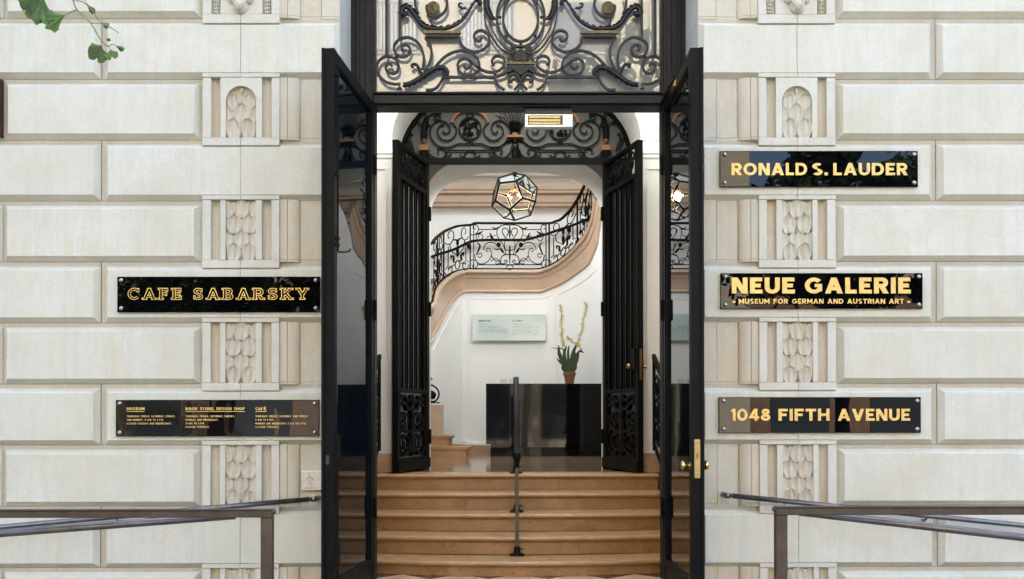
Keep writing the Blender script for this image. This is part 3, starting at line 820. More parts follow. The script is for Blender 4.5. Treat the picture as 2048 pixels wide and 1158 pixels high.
# ---- ironwork helpers on a depth surface
class Iron:
    def __init__(s, surf, nrm, mirror=None): s.mb = MB(); s.surf = surf; s.nrm = nrm; s.mirror = mirror
    def path(s, pts, w, d=None, smooth=4, taper=None, closed=False, both=True):
        d = d or w
        pts = catmull(pts, smooth) if smooth and len(pts) > 2 else pts
        for mir in ((False, True) if (s.mirror is not None and both) else (False,)):
            pp = [((2*s.mirror-x) if mir else x, y) for x, y in pts]
            s.mb.sweep([s.surf(x, y) for x, y in pp], w, d, [s.nrm(x, y) for x, y in pp], taper=taper, closed=closed)
        return s
    def leafy(s, pts, w0, w1, bumps=8, d=None, side=1, both=True, curl=True):
        """acanthus branch: thick tapering stem with lobes along one side"""
        pp = catmull(pts, 5); n = len(pp); d = d or w0
        for mir in ((False, True) if (s.mirror is not None and both) else (False,)):
            q = [((2*s.mirror-x) if mir else x, y) for x, y in pp]
            v = [s.surf(x, y) for x, y in q]; nn = [s.nrm(x, y) for x, y in q]
            s.mb.sweep(v, w0, d, nn, sides=8, taper=lambda t: (w1/w0)+(1-w1/w0)*math.sin(math.pi*min(1,.25+t*.75))**.8)
            for b in range(bumps):
                t = (b+.7)/bumps; i = min(n-2, int(t*(n-1))); ww = w1+(w0-w1)*math.sin(math.pi*min(1,.25+t*.75))**.8
                tt = (v[i+1]-v[i]).normalized(); bb = tt.cross(nn[i]).normalized()*(side*(-1 if mir else 1))
                c = v[i]+bb*(ww*.42)+nn[i]*(d*.15)
                s.mb.sweep([c-tt*ww*.35, c+tt*ww*.1+bb*ww*.12, c+tt*ww*.55+bb*ww*.28], ww*.42, ww*.5, nn[i], sides=6, taper=lambda t: .55+.45*math.sin(math.pi*t))
                c2 = v[i]-bb*(ww*.30)+nn[i]*(d*.25)
                s.mb.sweep([c2-tt*ww*.3, c2+tt*ww*.3], ww*.22, ww*.4, nn[i], sides=5)
        return s
    def blob(s, x, y, rpx, ry=None, dep=None, both=True, seg=10):
        for mir in ((False, True) if (s.mirror is not None and both) else (False,)):
            xx = 2*s.mirror-x if mir else x
            c = s.surf(xx, y); e = s.surf(xx+rpx, y); r_ = (e-c).length; f_ = (s.surf(xx, y+(ry or rpx))-c).length
            s.mb.ell(c, r_, dep or min(r_, f_), f_, seg, 8)
        return s
    def poly(s, pts, dep, both=True, back=0):
        for mir in ((False, True) if (s.mirror is not None and both) else (False,)):
            q = [((2*s.mirror-x) if mir else x, y) for x, y in pts]
            n = len(q); vs = [s.surf(x, y)+s.nrm(x, y)*dep/2 for x, y in q]+[s.surf(x, y)-s.nrm(x, y)*dep/2 for x, y in q]
            s.mb.add(vs, [tuple(range(n)), tuple(range(2*n-1, n-1, -1))]+[(i,(i+1)%n,n+(i+1)%n,n+i) for i in range(n)])
        return s
    def build(s, name, mat, parent, smooth=False): return s.mb.build(name, mat, parent, smooth, auto=50 if smooth else None)

SURF = lambda x, y: P(x, y, ysurf(x))+NS(x)*.02
NRM = lambda x, y: NS(x)
railing = empty('stair_railing', 'black wrought iron scroll railing along the curved marble stair', 'railing', (0, 6.9, 2.0))
toprail = [(855,525),(858,500),(862,486),(868,477),(886,463),(903,455.5),(916,452),(941,450.5),(950,447),(975,447),(1020,447),(1060,447),(1100,447),(1112,443.5),(1125,438),(1144,419),(1157,400),(1169,377),(1176,360),(1182,342)]
Iron(SURF, NRM).path(toprail, .028, .03).build('handrail', M['iron_black'], railing)
botrail = [(x, y-3) for x, y in topc]
Iron(SURF, NRM).path(botrail, .016, .02).build('bottom_rail', M['iron_black'], railing)
def interp(curve, px):
    for (x0,y0),(x1,y1) in zip(curve[:-1], curve[1:]):
        if x0 <= px <= x1: return y0+(y1-y0)*(px-x0)/(x1-x0)
    return curve[0][1] if px < curve[0][0] else curve[-1][1]
TR = catmull(toprail, 4); BR = catmull(botrail, 4)
def bay(x0, x1):
    """unit square -> photo pixels between bottom and top rail"""
    def f(u, v):
        x = x0+(x1-x0)*u; return (x, interp(BR, x)+(interp(TR, x)-interp(BR, x))*v)
    return f
for x in (861, 872, 884.5, 940.5, 947.5, 1093, 1099.5, 1157):
    f = bay(x, x+1); Iron(SURF, NRM).path([f(0,0), f(0,1)], .018 if x in (940.5,1099.5,884.5,1157) else .011, .018, smooth=0).build('baluster', M['iron_black'], railing)
TW = .0105
def sidepanel(x0, x1, parent):
    f = bay(x0, x1); g = lambda pts: [f(u, v) for u, v in pts]
    I = Iron(SURF, NRM)
    for s_ in (0, 1):
        q = (lambda u: u) if s_ == 0 else (lambda u: 1-u)
        I.path(g([(q(u), v) for u, v in [(.16,.62),(.15,.2),(.06,.16)]]), TW, smooth=0)
        I.path(g([(q(u), v) for u, v in spiral(.20,.10,.16,.03,180,560)]), TW, smooth=1)
        I.path(g([(q(u), v) for u, v in [(.22,.66),(.26,.5),(.40,.40),(.49,.32)]]), TW)
        I.path(g([(q(u), v) for u, v in [(.48,.20),(.36,.22),(.36,.33),(.26,.38),(.28,.30)]]), TW*2.1, taper=lambda t: .4+.6*math.sin(math.pi*t))
        I.path(g([(q(u), v) for u, v in spiral(.22,.84,.20,.04,-150,260)]), TW, smooth=1)
        I.path(g([(q(u), v) for u, v in [(.30,.72),(.44,.70),(.52,.62),(.50,.56)]]), TW*2.0, taper=lambda t: .35+.65*math.sin(math.pi*t))
        I.path(g([(q(u), v) for u, v in [(.2,.12),(.36,.15),(.42,.15)]]), TW)
    I.path(g([(.5+.09*math.cos(a*.628), .13+.10*math.sin(a*.628)) for a in range(10)]), TW, smooth=0, closed=True)
    I.path(g([(.5,.56),(.5,.46),(.5,.30)]), TW*3, taper=lambda t: .25+.75*math.sin(math.pi*t))
    I.build('scroll_panel', M['iron_black'], parent)
sidepanel(885, 940, railing); sidepanel(1100, 1157, railing); sidepanel(1158, 1190, railing); sidepanel(861, 884, railing)
# centre panel traced scroll by scroll (coordinates of a 5.263x enlargement whose origin is 840,320)
Z = lambda pts: [(840+x/5.263, 320+y/5.263) for x, y in pts]
I = Iron(SURF, NRM, mirror=840+945/5.263)
for pts, w_ in (([(620,735),(700,735),(800,735)],1),([(610,1105),(760,1105),(945,1105)],1.2),
    ([(530,790),(570,790),(605,765),(615,720),(590,685),(560,700),(565,728),(585,725)],1.1),
    ([(530,1060),(575,1055),(605,1085),(600,1125),(570,1145),(555,1115),(575,1105)],1.1),
    ([(590,770),(600,840),(640,848),(662,812),(640,782),(612,795),(622,820)],1),
    ([(590,790),(630,770),(665,755)],1.8),
    ([(600,870),(632,905),(612,960),(590,1000)],2.2),
    ([(575,1000),(595,1070),(650,1098),(720,1065),(752,1000),(735,940),(705,935),(700,960),(722,965)],1.1),
    ([(600,1000),(640,985),(652,1010),(630,1030),(612,1015)],1),
    ([(668,950),(690,890),(750,870),(820,900),(862,960),(900,1003)],1.1),
    ([(945,688),(880,688),(825,715),(808,780),(840,850),(868,880),(895,950),(908,1003)],1.1),
    ([(912,835),(880,790),(865,750),(880,722),(910,725),(930,760),(912,805)],1.2),
    ([(760,710),(800,728),(850,700)],2),([(735,770),(760,825),(805,865)],2.8),([(700,850),(715,805),(740,812),(800,795)],.8),
    ([(845,930),(862,955),(882,980)],3),([(780,935),(815,945),(845,935)],1.5),
    ([(845,1105),(855,1030),(890,1002),(945,998)],1.2),
    ([(840,1090),(875,1095),(905,1085),(915,1065),(895,1058),(888,1075)],1.2),
    ([(745,1070),(790,1038),(832,1055),(838,1085),(805,1098),(795,1080)],1),
    ([(750,1010),(790,1060),(840,1065)],1.2),
    ([(890,900),(895,860),(945,835)],1),([(890,900),(900,945),(945,955)],1)):
    I.path(Z(pts), TW*w_, taper=(lambda t: .35+.65*math.sin(math.pi*t)) if w_ > 1.4 else None)
I.path(Z([(945,690),(945,760),(945,830)]), TW*2.4, taper=lambda t: .3+.7*math.sin(math.pi*t), both=False)
I.path(Z([(945,900),(945,960),(945,1095)]), TW*2.4, taper=lambda t: .3+.7*math.sin(math.pi*t), both=False)
I.path(Z([(945+38*math.cos(a*.628), 1132+24*math.sin(a*.628)) for a in range(10)]), TW, smooth=0, closed=True, both=False)
I.blob(*Z([(828,895)])[0], 4.5, 5, dep=.006)
I.build('scroll_panel', M['iron_black'], railing)
# scroll on the newel
I = Iron(lambda x, y: P(x, y, 5.8), lambda x, y: Vector((0,-1,0)))
ZN = lambda pts: [(840+x/4.826, 720+y/4.826) for x, y in pts]
I.path(ZN([(120,185),(100,178),(85,200),(95,235),(140,255),(178,300),(180,350),(150,395),(105,400),(70,360),(80,315),(120,305),(150,335),(130,375)]), .02, .02)
I.blob(*ZN([(118,345)])[0], 7, 7, dep=.03); I.path(ZN([(10,412),(190,412)]), .012, .05, smooth=0)
I.path(ZN([(60,200),(70,260),(60,330),(30,400)]), .014)
I.build('newel_scroll', M['iron_black'], railing)

# wall handrail behind the railing
wh = empty('wall_handrail', 'thin dark handrail rising along the back wall of the stair', 'handrail', (0, YB-.08, 2.6))
wl = [(850,520),(870,511),(905,500),(935,486),(950,481.5),(980,480),(1040,480),(1058,478),(1090,469),(1120,459),(1150,449),(1175,438),(1200,430)]
Iron(lambda x, y: P(x, y, YB-.09), lambda x, y: Vector((0,-1,0))).path(wl, .034, .034).build('rail', M['iron_black'], wh)
for x, y in ((938,493),(1138,460)):
    b_ = Iron(lambda x, y: P(x, y, YB-.05), lambda x, y: Vector((0,-1,0))); b_.blob(x, y, 4.5, 5, dep=.05); b_.path([(x,y),(x-4,y-3),(x-8,y-5)], .02); b_.build('bracket', M['iron_black'], wh)

# ================================================================ OUTER DOOR FRAME WITH TRANSOM
frame = empty('door_frame', 'dark bronze door frame with a glazed wrought iron transom over the open entrance', 'door frame', (0, YF, 0))
HZ0, HZ1 = PZ(213, YF), PZ(187, YF)
FW = 1.013
for s in (-1, 1):
    n = [(FW,.66),(FW,.535),(FW+.012,.535),(FW+.012,.515),(FW+.03,.515),(FW+.03,.50),(FW+.055,.50),(FW+.055,.512),(FW+.066,.512),(FW+.066,.495),(FW+.10,.495),(FW+.10,.480),(FW+.118,.480),(FW+.118,.492),(FW+.13,.492),(FW+.13,.47),(XC-.002,.47),(XC-.002,.66)]
    MB().prism([(s*x, y) for x, y in n], 'z', 0, 5.0).build('jamb', M['frame'], frame)
hd_ = MB()
hd_.cbox(-FW+.001, FW-.001, .47, .62, HZ0+.012, HZ1-.018, .004); hd_.cbox(-FW+.001, FW-.001, .455, .60, HZ1-.017, HZ1, .005); hd_.cbox(-FW+.001, FW-.001, .49, .64, HZ0, HZ0+.0115, .003)
hd_.build('header', M['frame'], frame)
hr = MB()
for x in (-.83,-.55,.0,.52,.86): hr.ell((x, .469, HZ1-.045), .006,.004,.006)
hr.build('rivet', M['iron'], frame, True)
MB().box(-FW+.002, FW-.002, .60, .612, HZ1+.001, 4.98).build('transom_glass', M['transom_glass'], frame)
YT = .545
CX5 = 740+1837/6.094
S5 = lambda x, y: P(x, y, YT); N5 = lambda x, y: Vector((0,-1,0))
Z5 = lambda pts: [(740+x/6.094, y/6.094) for x, y in pts]
W5 = .0165
I = Iron(S5, N5, mirror=CX5)
for pts, sm in (([(200,-640),(200,30),(200,690)],0),([(362,-640),(362,0),(362,470)],0),
    ([(330,1030),(200,1002),(112,920),(82,825),(112,740),(190,692),(280,702),(338,760),(345,835),(318,882),(262,895),(210,868),(192,820),(215,782),(252,782),(268,810)],4),
    ([(640,850),(655,760),(652,670),(620,572),(560,500),(470,458),(370,475),(305,535),(295,610),(335,675),(400,694),(460,672),(490,612),(472,565),(430,545),(392,565),(388,600),(412,612)],4),
    ([(660,885),(712,800),(745,700),(747,600),(722,515),(680,470)],4),
    ([(1082,455),(1115,545),(1190,610),(1290,634),(1385,600),(1445,530),(1450,450),(1410,395),(1350,372),(1290,395),(1268,445),(1295,493),(1340,498),(1360,465)],4),
    ([(800,810),(900,705),(1010,640),(1130,620),(1240,652),(1312,725),(1335,810),(1308,872),(1240,918),(1160,918),(1092,872),(1068,800),(1092,740),(1150,716),(1208,740),(1227,790),(1200,830),(1160,832),(1142,800)],4),
    ([(1215,742),(1300,812),(1400,868),(1500,882),(1585,852),(1638,792),(1632,722),(1580,685),(1520,692),(1488,738),(1494,778),(1525,788)],4),
    ([(680,1098),(780,1090),(845,1030),(882,965),(890,940)],4),([(880,942),(1200,942),(1515,942)],0),([(1520,942),(1535,990),(1575,1055),(1640,1098)],4),
    ([(1545,918),(1610,912),(1660,890)],4),
    ([(1837,992),(1810,940),(1770,905),(1720,910),(1688,950),(1698,992),(1738,997)],4),([(1837,992),(1800,1050),(1760,1095)],4),
    ([(1700,655),(1755,640),(1772,600),(1740,572),(1712,590),(1722,612)],4)):
    I.path(Z5(pts), W5, .020, smooth=sm)
I.path(Z5([(1385,-250),(1388,0),(1395,180),(1430,340),(1500,480),(1600,600),(1700,655)]), W5*.62, .018)
I.path(Z5([(1440,-100),(1442,120),(1455,250),(1510,400),(1590,525),(1680,612),(1740,625)]), W5*.5, .018)
I.path(Z5([(1640,-60),(1637,40)]), W5)
I.path(Z5([(1690,640),(1700,700),(1660,770)]), W5*.8)
I.path(Z5([(565,-60),(550,0),(555,80),(590,165)]), W5); I.path(Z5([(695,60),(690,120),(730,185),(810,205),(890,165),(935,90),(935,0),(900,-80)]), W5*1.05)
I.path(Z5([(800,250),(785,215),(750,222),(745,280),(775,320),(830,335)]), W5*.9, taper=lambda t: .5+.5*t)
ov = []
for rr, ry in ((47.7, 59), (35.3, 48.5)):
    pts = [(CX5+rr*math.cos(a*math.pi/20), 34.5+ry*math.sin(a*math.pi/20)) for a in range(40)]
    I.path(pts, W5*.95, .022, smooth=0, closed=True, both=False)
I.build('scrollwork', M['iron'], frame)
I = Iron(S5, N5, mirror=CX5)
for a in (0, 45, 90, -45):
    x = CX5-41.5*math.cos(R(a)); y = 34.5+53.7*math.sin(R(a)); I.blob(x, y, 3.2, 3.2, dep=.012, both=(a != 90)); 
    I.blob(x-3.6*math.cos(R(a)), y+3.6*math.sin(R(a)), 1.6, 3.0, dep=.010, both=(a != 90))
for x, y in Z5([(318,697)]): I.blob(x, y, 3.6, 3.2, dep=.016)
for x, y in Z5([(1522,905)]): I.poly([(x-3,y-2.2),(x+3,y-2.2),(x+3,y+2.2),(x-3,y+2.2)], .026)
for x, y in Z5([(1837,990)]): I.poly([(x-6,y-1),(x+6,y-1),(x+6,y+1),(x-6,y+1)], .028, both=False)
for x, y in Z5([(55,860)]): I.blob(x, y, 3, 2.4, dep=.010)
I.build('collar', M['iron'], frame, True)
I = Iron(S5, N5, mirror=CX5)
I.leafy(Z5([(405,1030),(480,1022),(580,972),(680,900),(790,838),(880,822),(940,862),(935,905),(900,918),(885,888)]), .036, .012, 16)
I.leafy(Z5([(650,910),(622,880),(600,830),(562,785),(515,785),(508,815),(535,825)]), .020, .010, 7, side=-1)
I.leafy(Z5([(430,182),(440,158),(400,175),(385,130),(430,85),(495,115),(560,205),(620,290),(700,338),(800,352),(950,340),(1080,280),(1170,190),(1230,90),(1300,-20)]), .034, .014, 26, side=-1)
I.leafy(Z5([(1175,100),(1120,100),(1082,70),(1092,40),(1125,48)]), .016, .009, 5)
I.leafy(Z5([(1425,-60),(1418,60),(1440,150),(1480,215),(1540,235)]), .034, .010, 9, side=-1)
I.leafy(Z5([(1300,-20),(1345,30),(1340,70)]), .03, .012, 4)
I.build('acanthus_leaf', M['acanthus'], frame, True)
# shell and pedestal in the middle
I = Iron(S5, N5)
for i in range(-4, 5):
    a = i*.36; x0 = CX5; y0 = 122
    I.path([(x0+math.sin(a)*3, y0-1), (x0+math.sin(a)*9, y0-math.cos(a)*13), (x0+math.sin(a)*13, y0-math.cos(a)*21-2)], .017, .02, taper=lambda t: .5+.6*t)
for i in (-1, 1): I.leafy([(CX5+i*10, 119), (CX5+i*15, 108), (CX5+i*13, 98)], .018, .008, 4, side=i)
I.build('shell_ornament', M['acanthus'], frame, True)
I = Iron(S5, N5, mirror=CX5)
I.poly(Z5([(1695,798),(1837,798),(1837,925),(1800,898),(1750,855),(1685,895),(1645,882),(1680,830)]), .03)
I.build('pedestal', M['iron'], frame)
I = Iron(S5, N5, mirror=CX5)
def rope(pa, pb, w, both):
    I.path([pa, pb], w, .034, smooth=0, both=both)
    n = int((pb[0]-pa[0])/3)
    for i in range(n):
        x = pa[0]+(pb[0]-pa[0])*(i+.5)/n; I.blob(x, pa[1], 1.2, 2.0, dep=.021, both=both, seg=6)
rope(*Z5([(650,398),(1110,398)]), .019, True); rope(*Z5([(1660,775),(2014,775)]), .016, False)
I.build('rope_moulding', M['bronze_gilt'], frame, True)
I = Iron(S5, N5, mirror=CX5); I.path(Z5([(675,443),(1095,443)]), .020, .028, smooth=0); I.build('shelf', M['iron'], frame)
I = Iron(S5, N5, mirror=CX5)
for x, y in Z5([(770,95)]):
    for rr, dd in ((13.2,.012),(10,.017),(6.5,.021),(3,.026)): I.blob(x, y, rr, rr, dep=dd, seg=18)
I.build('rosette', M['bronze_gilt'], frame, True)
I = Iron(S5, N5, mirror=CX5)
for x, y in Z5([(352,1022)]): I.blob(x, y, 4.2, 3, dep=.014)
for x, y in Z5([(358,1050)]): I.blob(x, y, 2.6, 3, dep=.01)
for x, y in Z5([(358,1076)]): I.blob(x, y, 5, 2.6, dep=.015)
I.build('finial', M['bronze_gilt'], frame, True)

# magnetic lock under the header
ml = empty('magnetic_door_lock', 'pale metal magnetic lock box with brass plates fixed under the door header', 'door lock', (.2, .5, 3.3))
def pxbox(name, x0, x1, y0, y1, yd, dep, mat, parent, c=.002):
    a = P(x0, y1, yd); b = P(x1, y0, yd)
    return MB().cbox(a.x, b.x, yd, yd+dep, a.z, b.z, c).build(name, mat, parent)
YM = .52
pxbox('housing', 1050, 1145.5, 228, 254, YM, .06, M['steel'], ml)
pxbox('mounting_bracket', 1050, 1144, 211, 227.5, YM+.015, .045, M['dark_box'], ml)
pxbox('recess', 1056, 1125.5, 230.5, 249.5, YM-.001, .004, M['dark_box'], ml, .0005)
for y0, y1 in ((231.5,236),(238,243),(244.5,248.5)): pxbox('brass_plate', 1058, 1121, y0, y1, YM-.004, .005, M['brass_dull'], ml, .0005)
sc_ = MB()
for x, y in ((1053,241),(1142,240),(1090,241)): sc_.ell(P(x, y, YM-.001), .003, .003, .003)
sc_.build('screw', M['screw'], ml, True)

# ================================================================ OUTER DOOR LEAVES
LEN = 1.012; TH = .072; DZ0, DZ1 = .036, PZ(207, .5)
def outer_leaf(s):
    """local: u along +X from the hinge, thickness on the -Y..0 side facing away from the passage; face y=0 looks to the passage"""
    label = 'left outer glass door standing open, with a dark edge and a long bolt rod' if s < 0 else 'right outer glass door standing open, with a brass lock plate and two round knobs on its edge'
    ang = R(90+5.2) if s < 0 else R(90)
    root = empty('glass_door', label, 'door', (s*(FW+.002), YF-.012, 0), 'open outer glass doors', local=True)
    # leaf direction in the world
    d = Vector((-math.sin(R(5.2)), -math.cos(R(5.2)), 0)) if s < 0 else Vector((0, -1, 0))
    root.rotation_euler = (0, 0, math.atan2(d.y, d.x))
    # side of thickness: away from the doorway axis
    left_of = Vector((-d.y, d.x, 0)); out = 1 if left_of.x*s > 0 else -1
    def yb(a, b): return (a*out, b*out) if out > 0 else (b*out, a*out)
    def B(name, x0, x1, a, b, z0, z1, mat=M['door_paint'], par=root, ch=.0):
        y0, y1 = yb(a, b); return MB().box(x0, x1, y0, y1, z0, z1).build(name, mat, par)
    B('stile', .0, .055, .0, TH, DZ0, DZ1); B('stile', LEN-.065, LEN, .0, TH, DZ0, DZ1)
    B('rail', .0555, LEN-.0655, .002, TH-.002, DZ1-.075, DZ1-.001); B('rail', .0555, LEN-.0655, .002, TH-.002, DZ0+.001, DZ0+.16)
    bd = MB()
    for a, b, z0, z1 in ((.0555,.072,DZ0+.1605,DZ1-.0755),(LEN-.082,LEN-.0655,DZ0+.1605,DZ1-.0755)):
        y0, y1 = yb(.012, TH-.012); bd.box(a, b, y0, y1, z0, z1)
    bd.build('glazing_bead', M['door_paint'], root)
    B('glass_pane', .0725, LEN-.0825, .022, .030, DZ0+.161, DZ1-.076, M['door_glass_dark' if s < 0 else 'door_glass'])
    # rebate lip on the free edge
    B('edge_lip', LEN+.0005, LEN+.010, TH*.80, TH+.004, DZ0+.002, DZ1-.001)
    for z in (.55, 1.93, 2.95):
        hb = MB(); hb.lathe([(.001,-.075),(.010,-.07),(.010,.07),(.001,.075)], (-.006, -.012*out, z), 10); y0, y1 = yb(-.004,-.0005); hb.box(0,.04,y0,y1,z-.06,z+.06)
        hb.build('hinge', M['iron_black'], root, True, auto=40)
    if s < 0:
        rb = MB()
        rb.lathe([(.006,0),(.006,1.12)], (LEN-.02, -.016*out, 2.17), 8)
        for z in (2.2, 2.24, 2.62, 3.22):
            y0, y1 = yb(-.024, -.0006); rb.box(LEN-.036, LEN-.006, y0, y1, z, z+.02)
        rb.sweep([(LEN-.02,-.016*out,2.17),(LEN-.02,-.05*out,2.165),(LEN-.02,-.085*out,2.17),(LEN-.02,-.092*out,2.185)], .010, sides=8)
        rb.build('bolt_rod', M['iron_black'], root, True, auto=40)
        rb = MB(); rb.lathe([(.006,0),(.006,1.0)], (LEN-.02, -.016*out, .1), 8)
        for z in (.92, .3): y0, y1 = yb(-.026,-.0006); rb.box(LEN-.045, LEN-.004, y0, y1, z, z+.16)
        rb.build('bolt_rod', M['iron_black'], root, True, auto=40)
        B('strike_hole', LEN+.0002, LEN+.0012, .030, .052, .90, .955, M['dark_box'])
    else:
        def edge(name, a, b, z0, z1, mat, pro=.003):
            y0, y1 = yb(a, b); return MB().box(LEN+.0003, LEN+pro, y0, y1, z0, z1).build(name, mat, root)
        zk = 1.18-(932-835)/336.*.995
        lp = edge('lock_plate', .018, .052, zk-.075, zk+.155, M['brass_dull'])
        y0, y1 = yb(.029,.041); MB().box(LEN+.0031, LEN+.0045, y0, y1, zk+.04, zk+.075).build('maker_stamp', M['copper_gilt'], lp)
        sw = MB()
        for z in (zk+.135, zk-.055): sw.ell((LEN+.0035, .036*out, z), .002, .004, .004)
        sw.build('screw', M['dark_box'], lp, True)
        kb = MB()
        for q, a0 in ((-1, 0), (1, TH)):
            prof = [(.020,0),(.020,.004),(.009,.008),(.009,.026),(.014,.030),(.026,.036),(.029,.045),(.026,.054),(.014,.060),(.001,.062)]
            if q > 0: prof = [(.020,0),(.020,.004),(.010,.006),(.014,.010),(.026,.014),(.029,.023),(.026,.032),(.014,.038),(.001,.040)]
            kb.lathe([(r_, (a0+q*h)*out) for r_, h in prof], (LEN-.03, 0, zk), 18, 'y')
        kb.build('door_knob', M['brass'], root, True, auto=60)
        B('closer_plate', .40, .52, -.02, -.0006, DZ1-.060, DZ1-.015, M['brass_dull'])
        B('closer_arm', .05, .62, -.035, -.0206, DZ1-.05, DZ1-.025, M['iron_black'])
    return root
outer_leaf(-1); outer_leaf(1)

# ================================================================ INNER DOORWAY
inner = empty('inner_door_frame', 'black iron fanlight with gilded ornaments over the inner doorway', 'door frame', (0, YI, LAND), None)
IZ0, IZ1 = PZ(330, YI), PZ(318.5, YI)
MB().cbox(-AA+.005, AA-.005, YI-.06, YI+.0, IZ0, IZ1, .004).build('transom_bar', M['iron_black'], inner)
for s in (-1, 1):
    a, b = sx(s, .822, AA-.001)
    MB().cbox(a, b, YI-.045, YI+.002, LAND, IZ0-.0005, .004).build('side_panel', M['iron_black'], inner)
pts = [(x, YI-.03, z) for x, z in superarch(AA-.018, BA-.018, ZCA, 2)]
MB().sweep(pts, .034, .05).build('arch_frame', M['iron_black'], inner)
mb = MB(); pa = superarch(AA-.02, BA-.02, ZCA, 2)
mb.add([(x, YI-.004, z) for x, z in pa]+[(x, YI+.001, z) for x, z in pa], [tuple(range(41)), tuple(range(81,40,-1))]); mb.build('fanlight_glass', M['fan_glass'], inner)
CX4 = 780+1004/4.016; YG = YI-.028
Z4 = lambda pts: [(780+x/4.016, 200+y/4.016) for x, y in pts]
S4 = lambda x, y: P(x, y, YG)
I = Iron(S4, N5, mirror=CX4); W4 = .0125
for pts in ([(545,352),(480,378),(405,375),(345,330),(322,262),(340,205),(390,168),(450,180),(483,225),(472,262),(440,268),(425,245)],
    [(500,185),(532,225),(525,282),(470,325),(412,312),(382,262),(398,212),(438,200)],
    [(740,352),(806,378),(880,375),(941,330),(966,262),(946,205),(896,168),(836,180),(815,225),(826,262),(852,268),(866,245)],
    [(786,185),(754,225),(761,282),(816,325),(874,312),(910,262),(892,212),(852,200)],
    [(470,405),(452,432),(475,450),(492,432)],[(822,405),(840,435),(812,450),(796,430)],
    [(390,432),(386,395),(425,388),(450,425),(430,462),(380,470),(320,440),(285,400)],
    [(960,305),(930,340),(870,382),(800,384)],[(985,350),(965,420),(930,458),(885,466),(842,432),(850,395),(890,393),(902,422),(882,436)],
    [(560,440),(590,462),(602,430),(628,408),(643,406)],[(726,440),(696,462),(684,430),(658,408),(643,406)],[(600,460),(620,472),(643,474)],[(686,460),(666,472),(643,474)],
    [(290,155),(285,110),(265,90),(240,85)],[(285,190),(300,140),(350,112),(412,112)],[(258,215),(240,188),(212,180),(204,205)],[(300,215),(322,205),(302,190)],
    [(390,160),(365,155),(365,125),(395,122),(405,150)],[(285,100),(330,60),(400,40)],
    [(185,285),(165,268),(158,310),(178,360),(195,415)],[(130,300),(150,350),(170,400)],
    [(272,400),(240,425),(228,470)],[(272,400),(305,425),(318,470)],
    [(460,95),(490,75),(540,85),(600,60)],[(826,95),(800,70),(745,85),(690,60)],[(520,60),(560,30)],
    [(1004,305),(960,300),(935,320)]):
    I.path(Z4(pts), W4)
I.path(Z4([(545,352),(643,352),(740,352)]), W4, smooth=0); I.path(Z4([(470,405),(643,405),(822,405)]), W4, smooth=0)
for pts in ([(965,235),(940,180),(888,110)],[(972,230),(950,160),(905,85)],[(980,230),(965,140),(935,65)],[(988,230),(980,130),(962,45)],[(997,230),(994,120),(985,30)],[(968,240),(930,190),(888,150),(880,95)]):
    I.path(Z4(pts), W4*.6)
for x in (643,):
    I.path(Z4([(x+88*math.cos(a*.3142), 230+88*math.sin(a*.3142)) for a in range(20)]), W4*1.1, smooth=0, closed=True)
    I.path(Z4([(x+30*math.cos(a*.5236), 120+17*math.sin(a*.5236)) for a in range(12)]), W4*.9, smooth=0, closed=True)
    I.path(Z4([(x-20,348),(x,318),(x+20,348)]), W4*1.6, smooth=0)
I.build('scrollwork', M['iron_black'], inner)
I = Iron(S4, N5, mirror=CX4); rnd = random.Random(3)
for i in range(46):
    a = rnd.uniform(0, 6.28); r_ = 76*math.sqrt(rnd.random()); x, y = Z4([(643+r_*math.cos(a), 230+r_*math.sin(a))])[0]
    I.blob(x, y, rnd.uniform(1.6,3.2), rnd.uniform(1.6,3.4), dep=.012, seg=6)
I.leafy(Z4([(272,322),(270,260),(280,190),(292,150)]), .05, .03, 5); I.leafy(Z4([(1004,240),(1004,210),(1004,175)]), .075, .02, 4)
I.leafy(Z4([(272,470),(272,430),(272,405)]), .05, .03, 4)
I.build('leaf_ornament', M['iron_black'], inner, True)
I = Iron(S4, N5)
I.leafy(Z4([(1004,345),(1004,318),(1004,300)]), .05, .04, 3); I.leafy(Z4([(1004,470),(1004,430),(1004,380)]), .07, .03, 4)
I.leafy(Z4([(940,330),(965,315),(990,300)]), .03, .02, 3); I.leafy(Z4([(1068,330),(1043,315),(1018,300)]), .03, .02, 3)
I.build('leaf_ornament', M['iron_black'], inner, True)
I = Iron(lambda x, y: P(x, y, YG-.012), N5, mirror=CX4)
I.path(Z4([(497,168),(530,120),(580,92),(643,82),(706,92),(756,120),(789,168)]), .022, .02)
I.path(Z4([(488,165),(510,176)]), .02, smooth=0); I.path(Z4([(776,176),(798,165)]), .02, smooth=0)
I.poly(Z4([(236,362),(312,362),(312,404),(236,404)]), .03); I.blob(*Z4([(272,325)])[0], 4.2, 3.4, dep=.018); I.blob(*Z4([(272,342)])[0], 3, 2.2, dep=.014)
I.blob(*Z4([(230,404)])[0], 2.5, 2.5, dep=.012); I.blob(*Z4([(318,404)])[0], 2.5, 2.5, dep=.012)
for p_ in ([(845,105),(870,115),(905,130)],[(860,98),(875,125)]): I.path(Z4(p_), W4*.6, both=True)
I.build('gilt_ornament', M['copper_gilt'], inner, True)
I = Iron(lambda x, y: P(x, y, YG-.012), N5)
I.path(Z4([(942,290),(1068,290)]), .022, .024, smooth=0); I.path(Z4([(985,272),(1023,272)]), .018, .02, smooth=0); I.blob(*Z4([(1004,362)])[0], 2.6, 2.6, dep=.01)
I.build('gilt_ornament', M['copper_gilt'], inner, True)

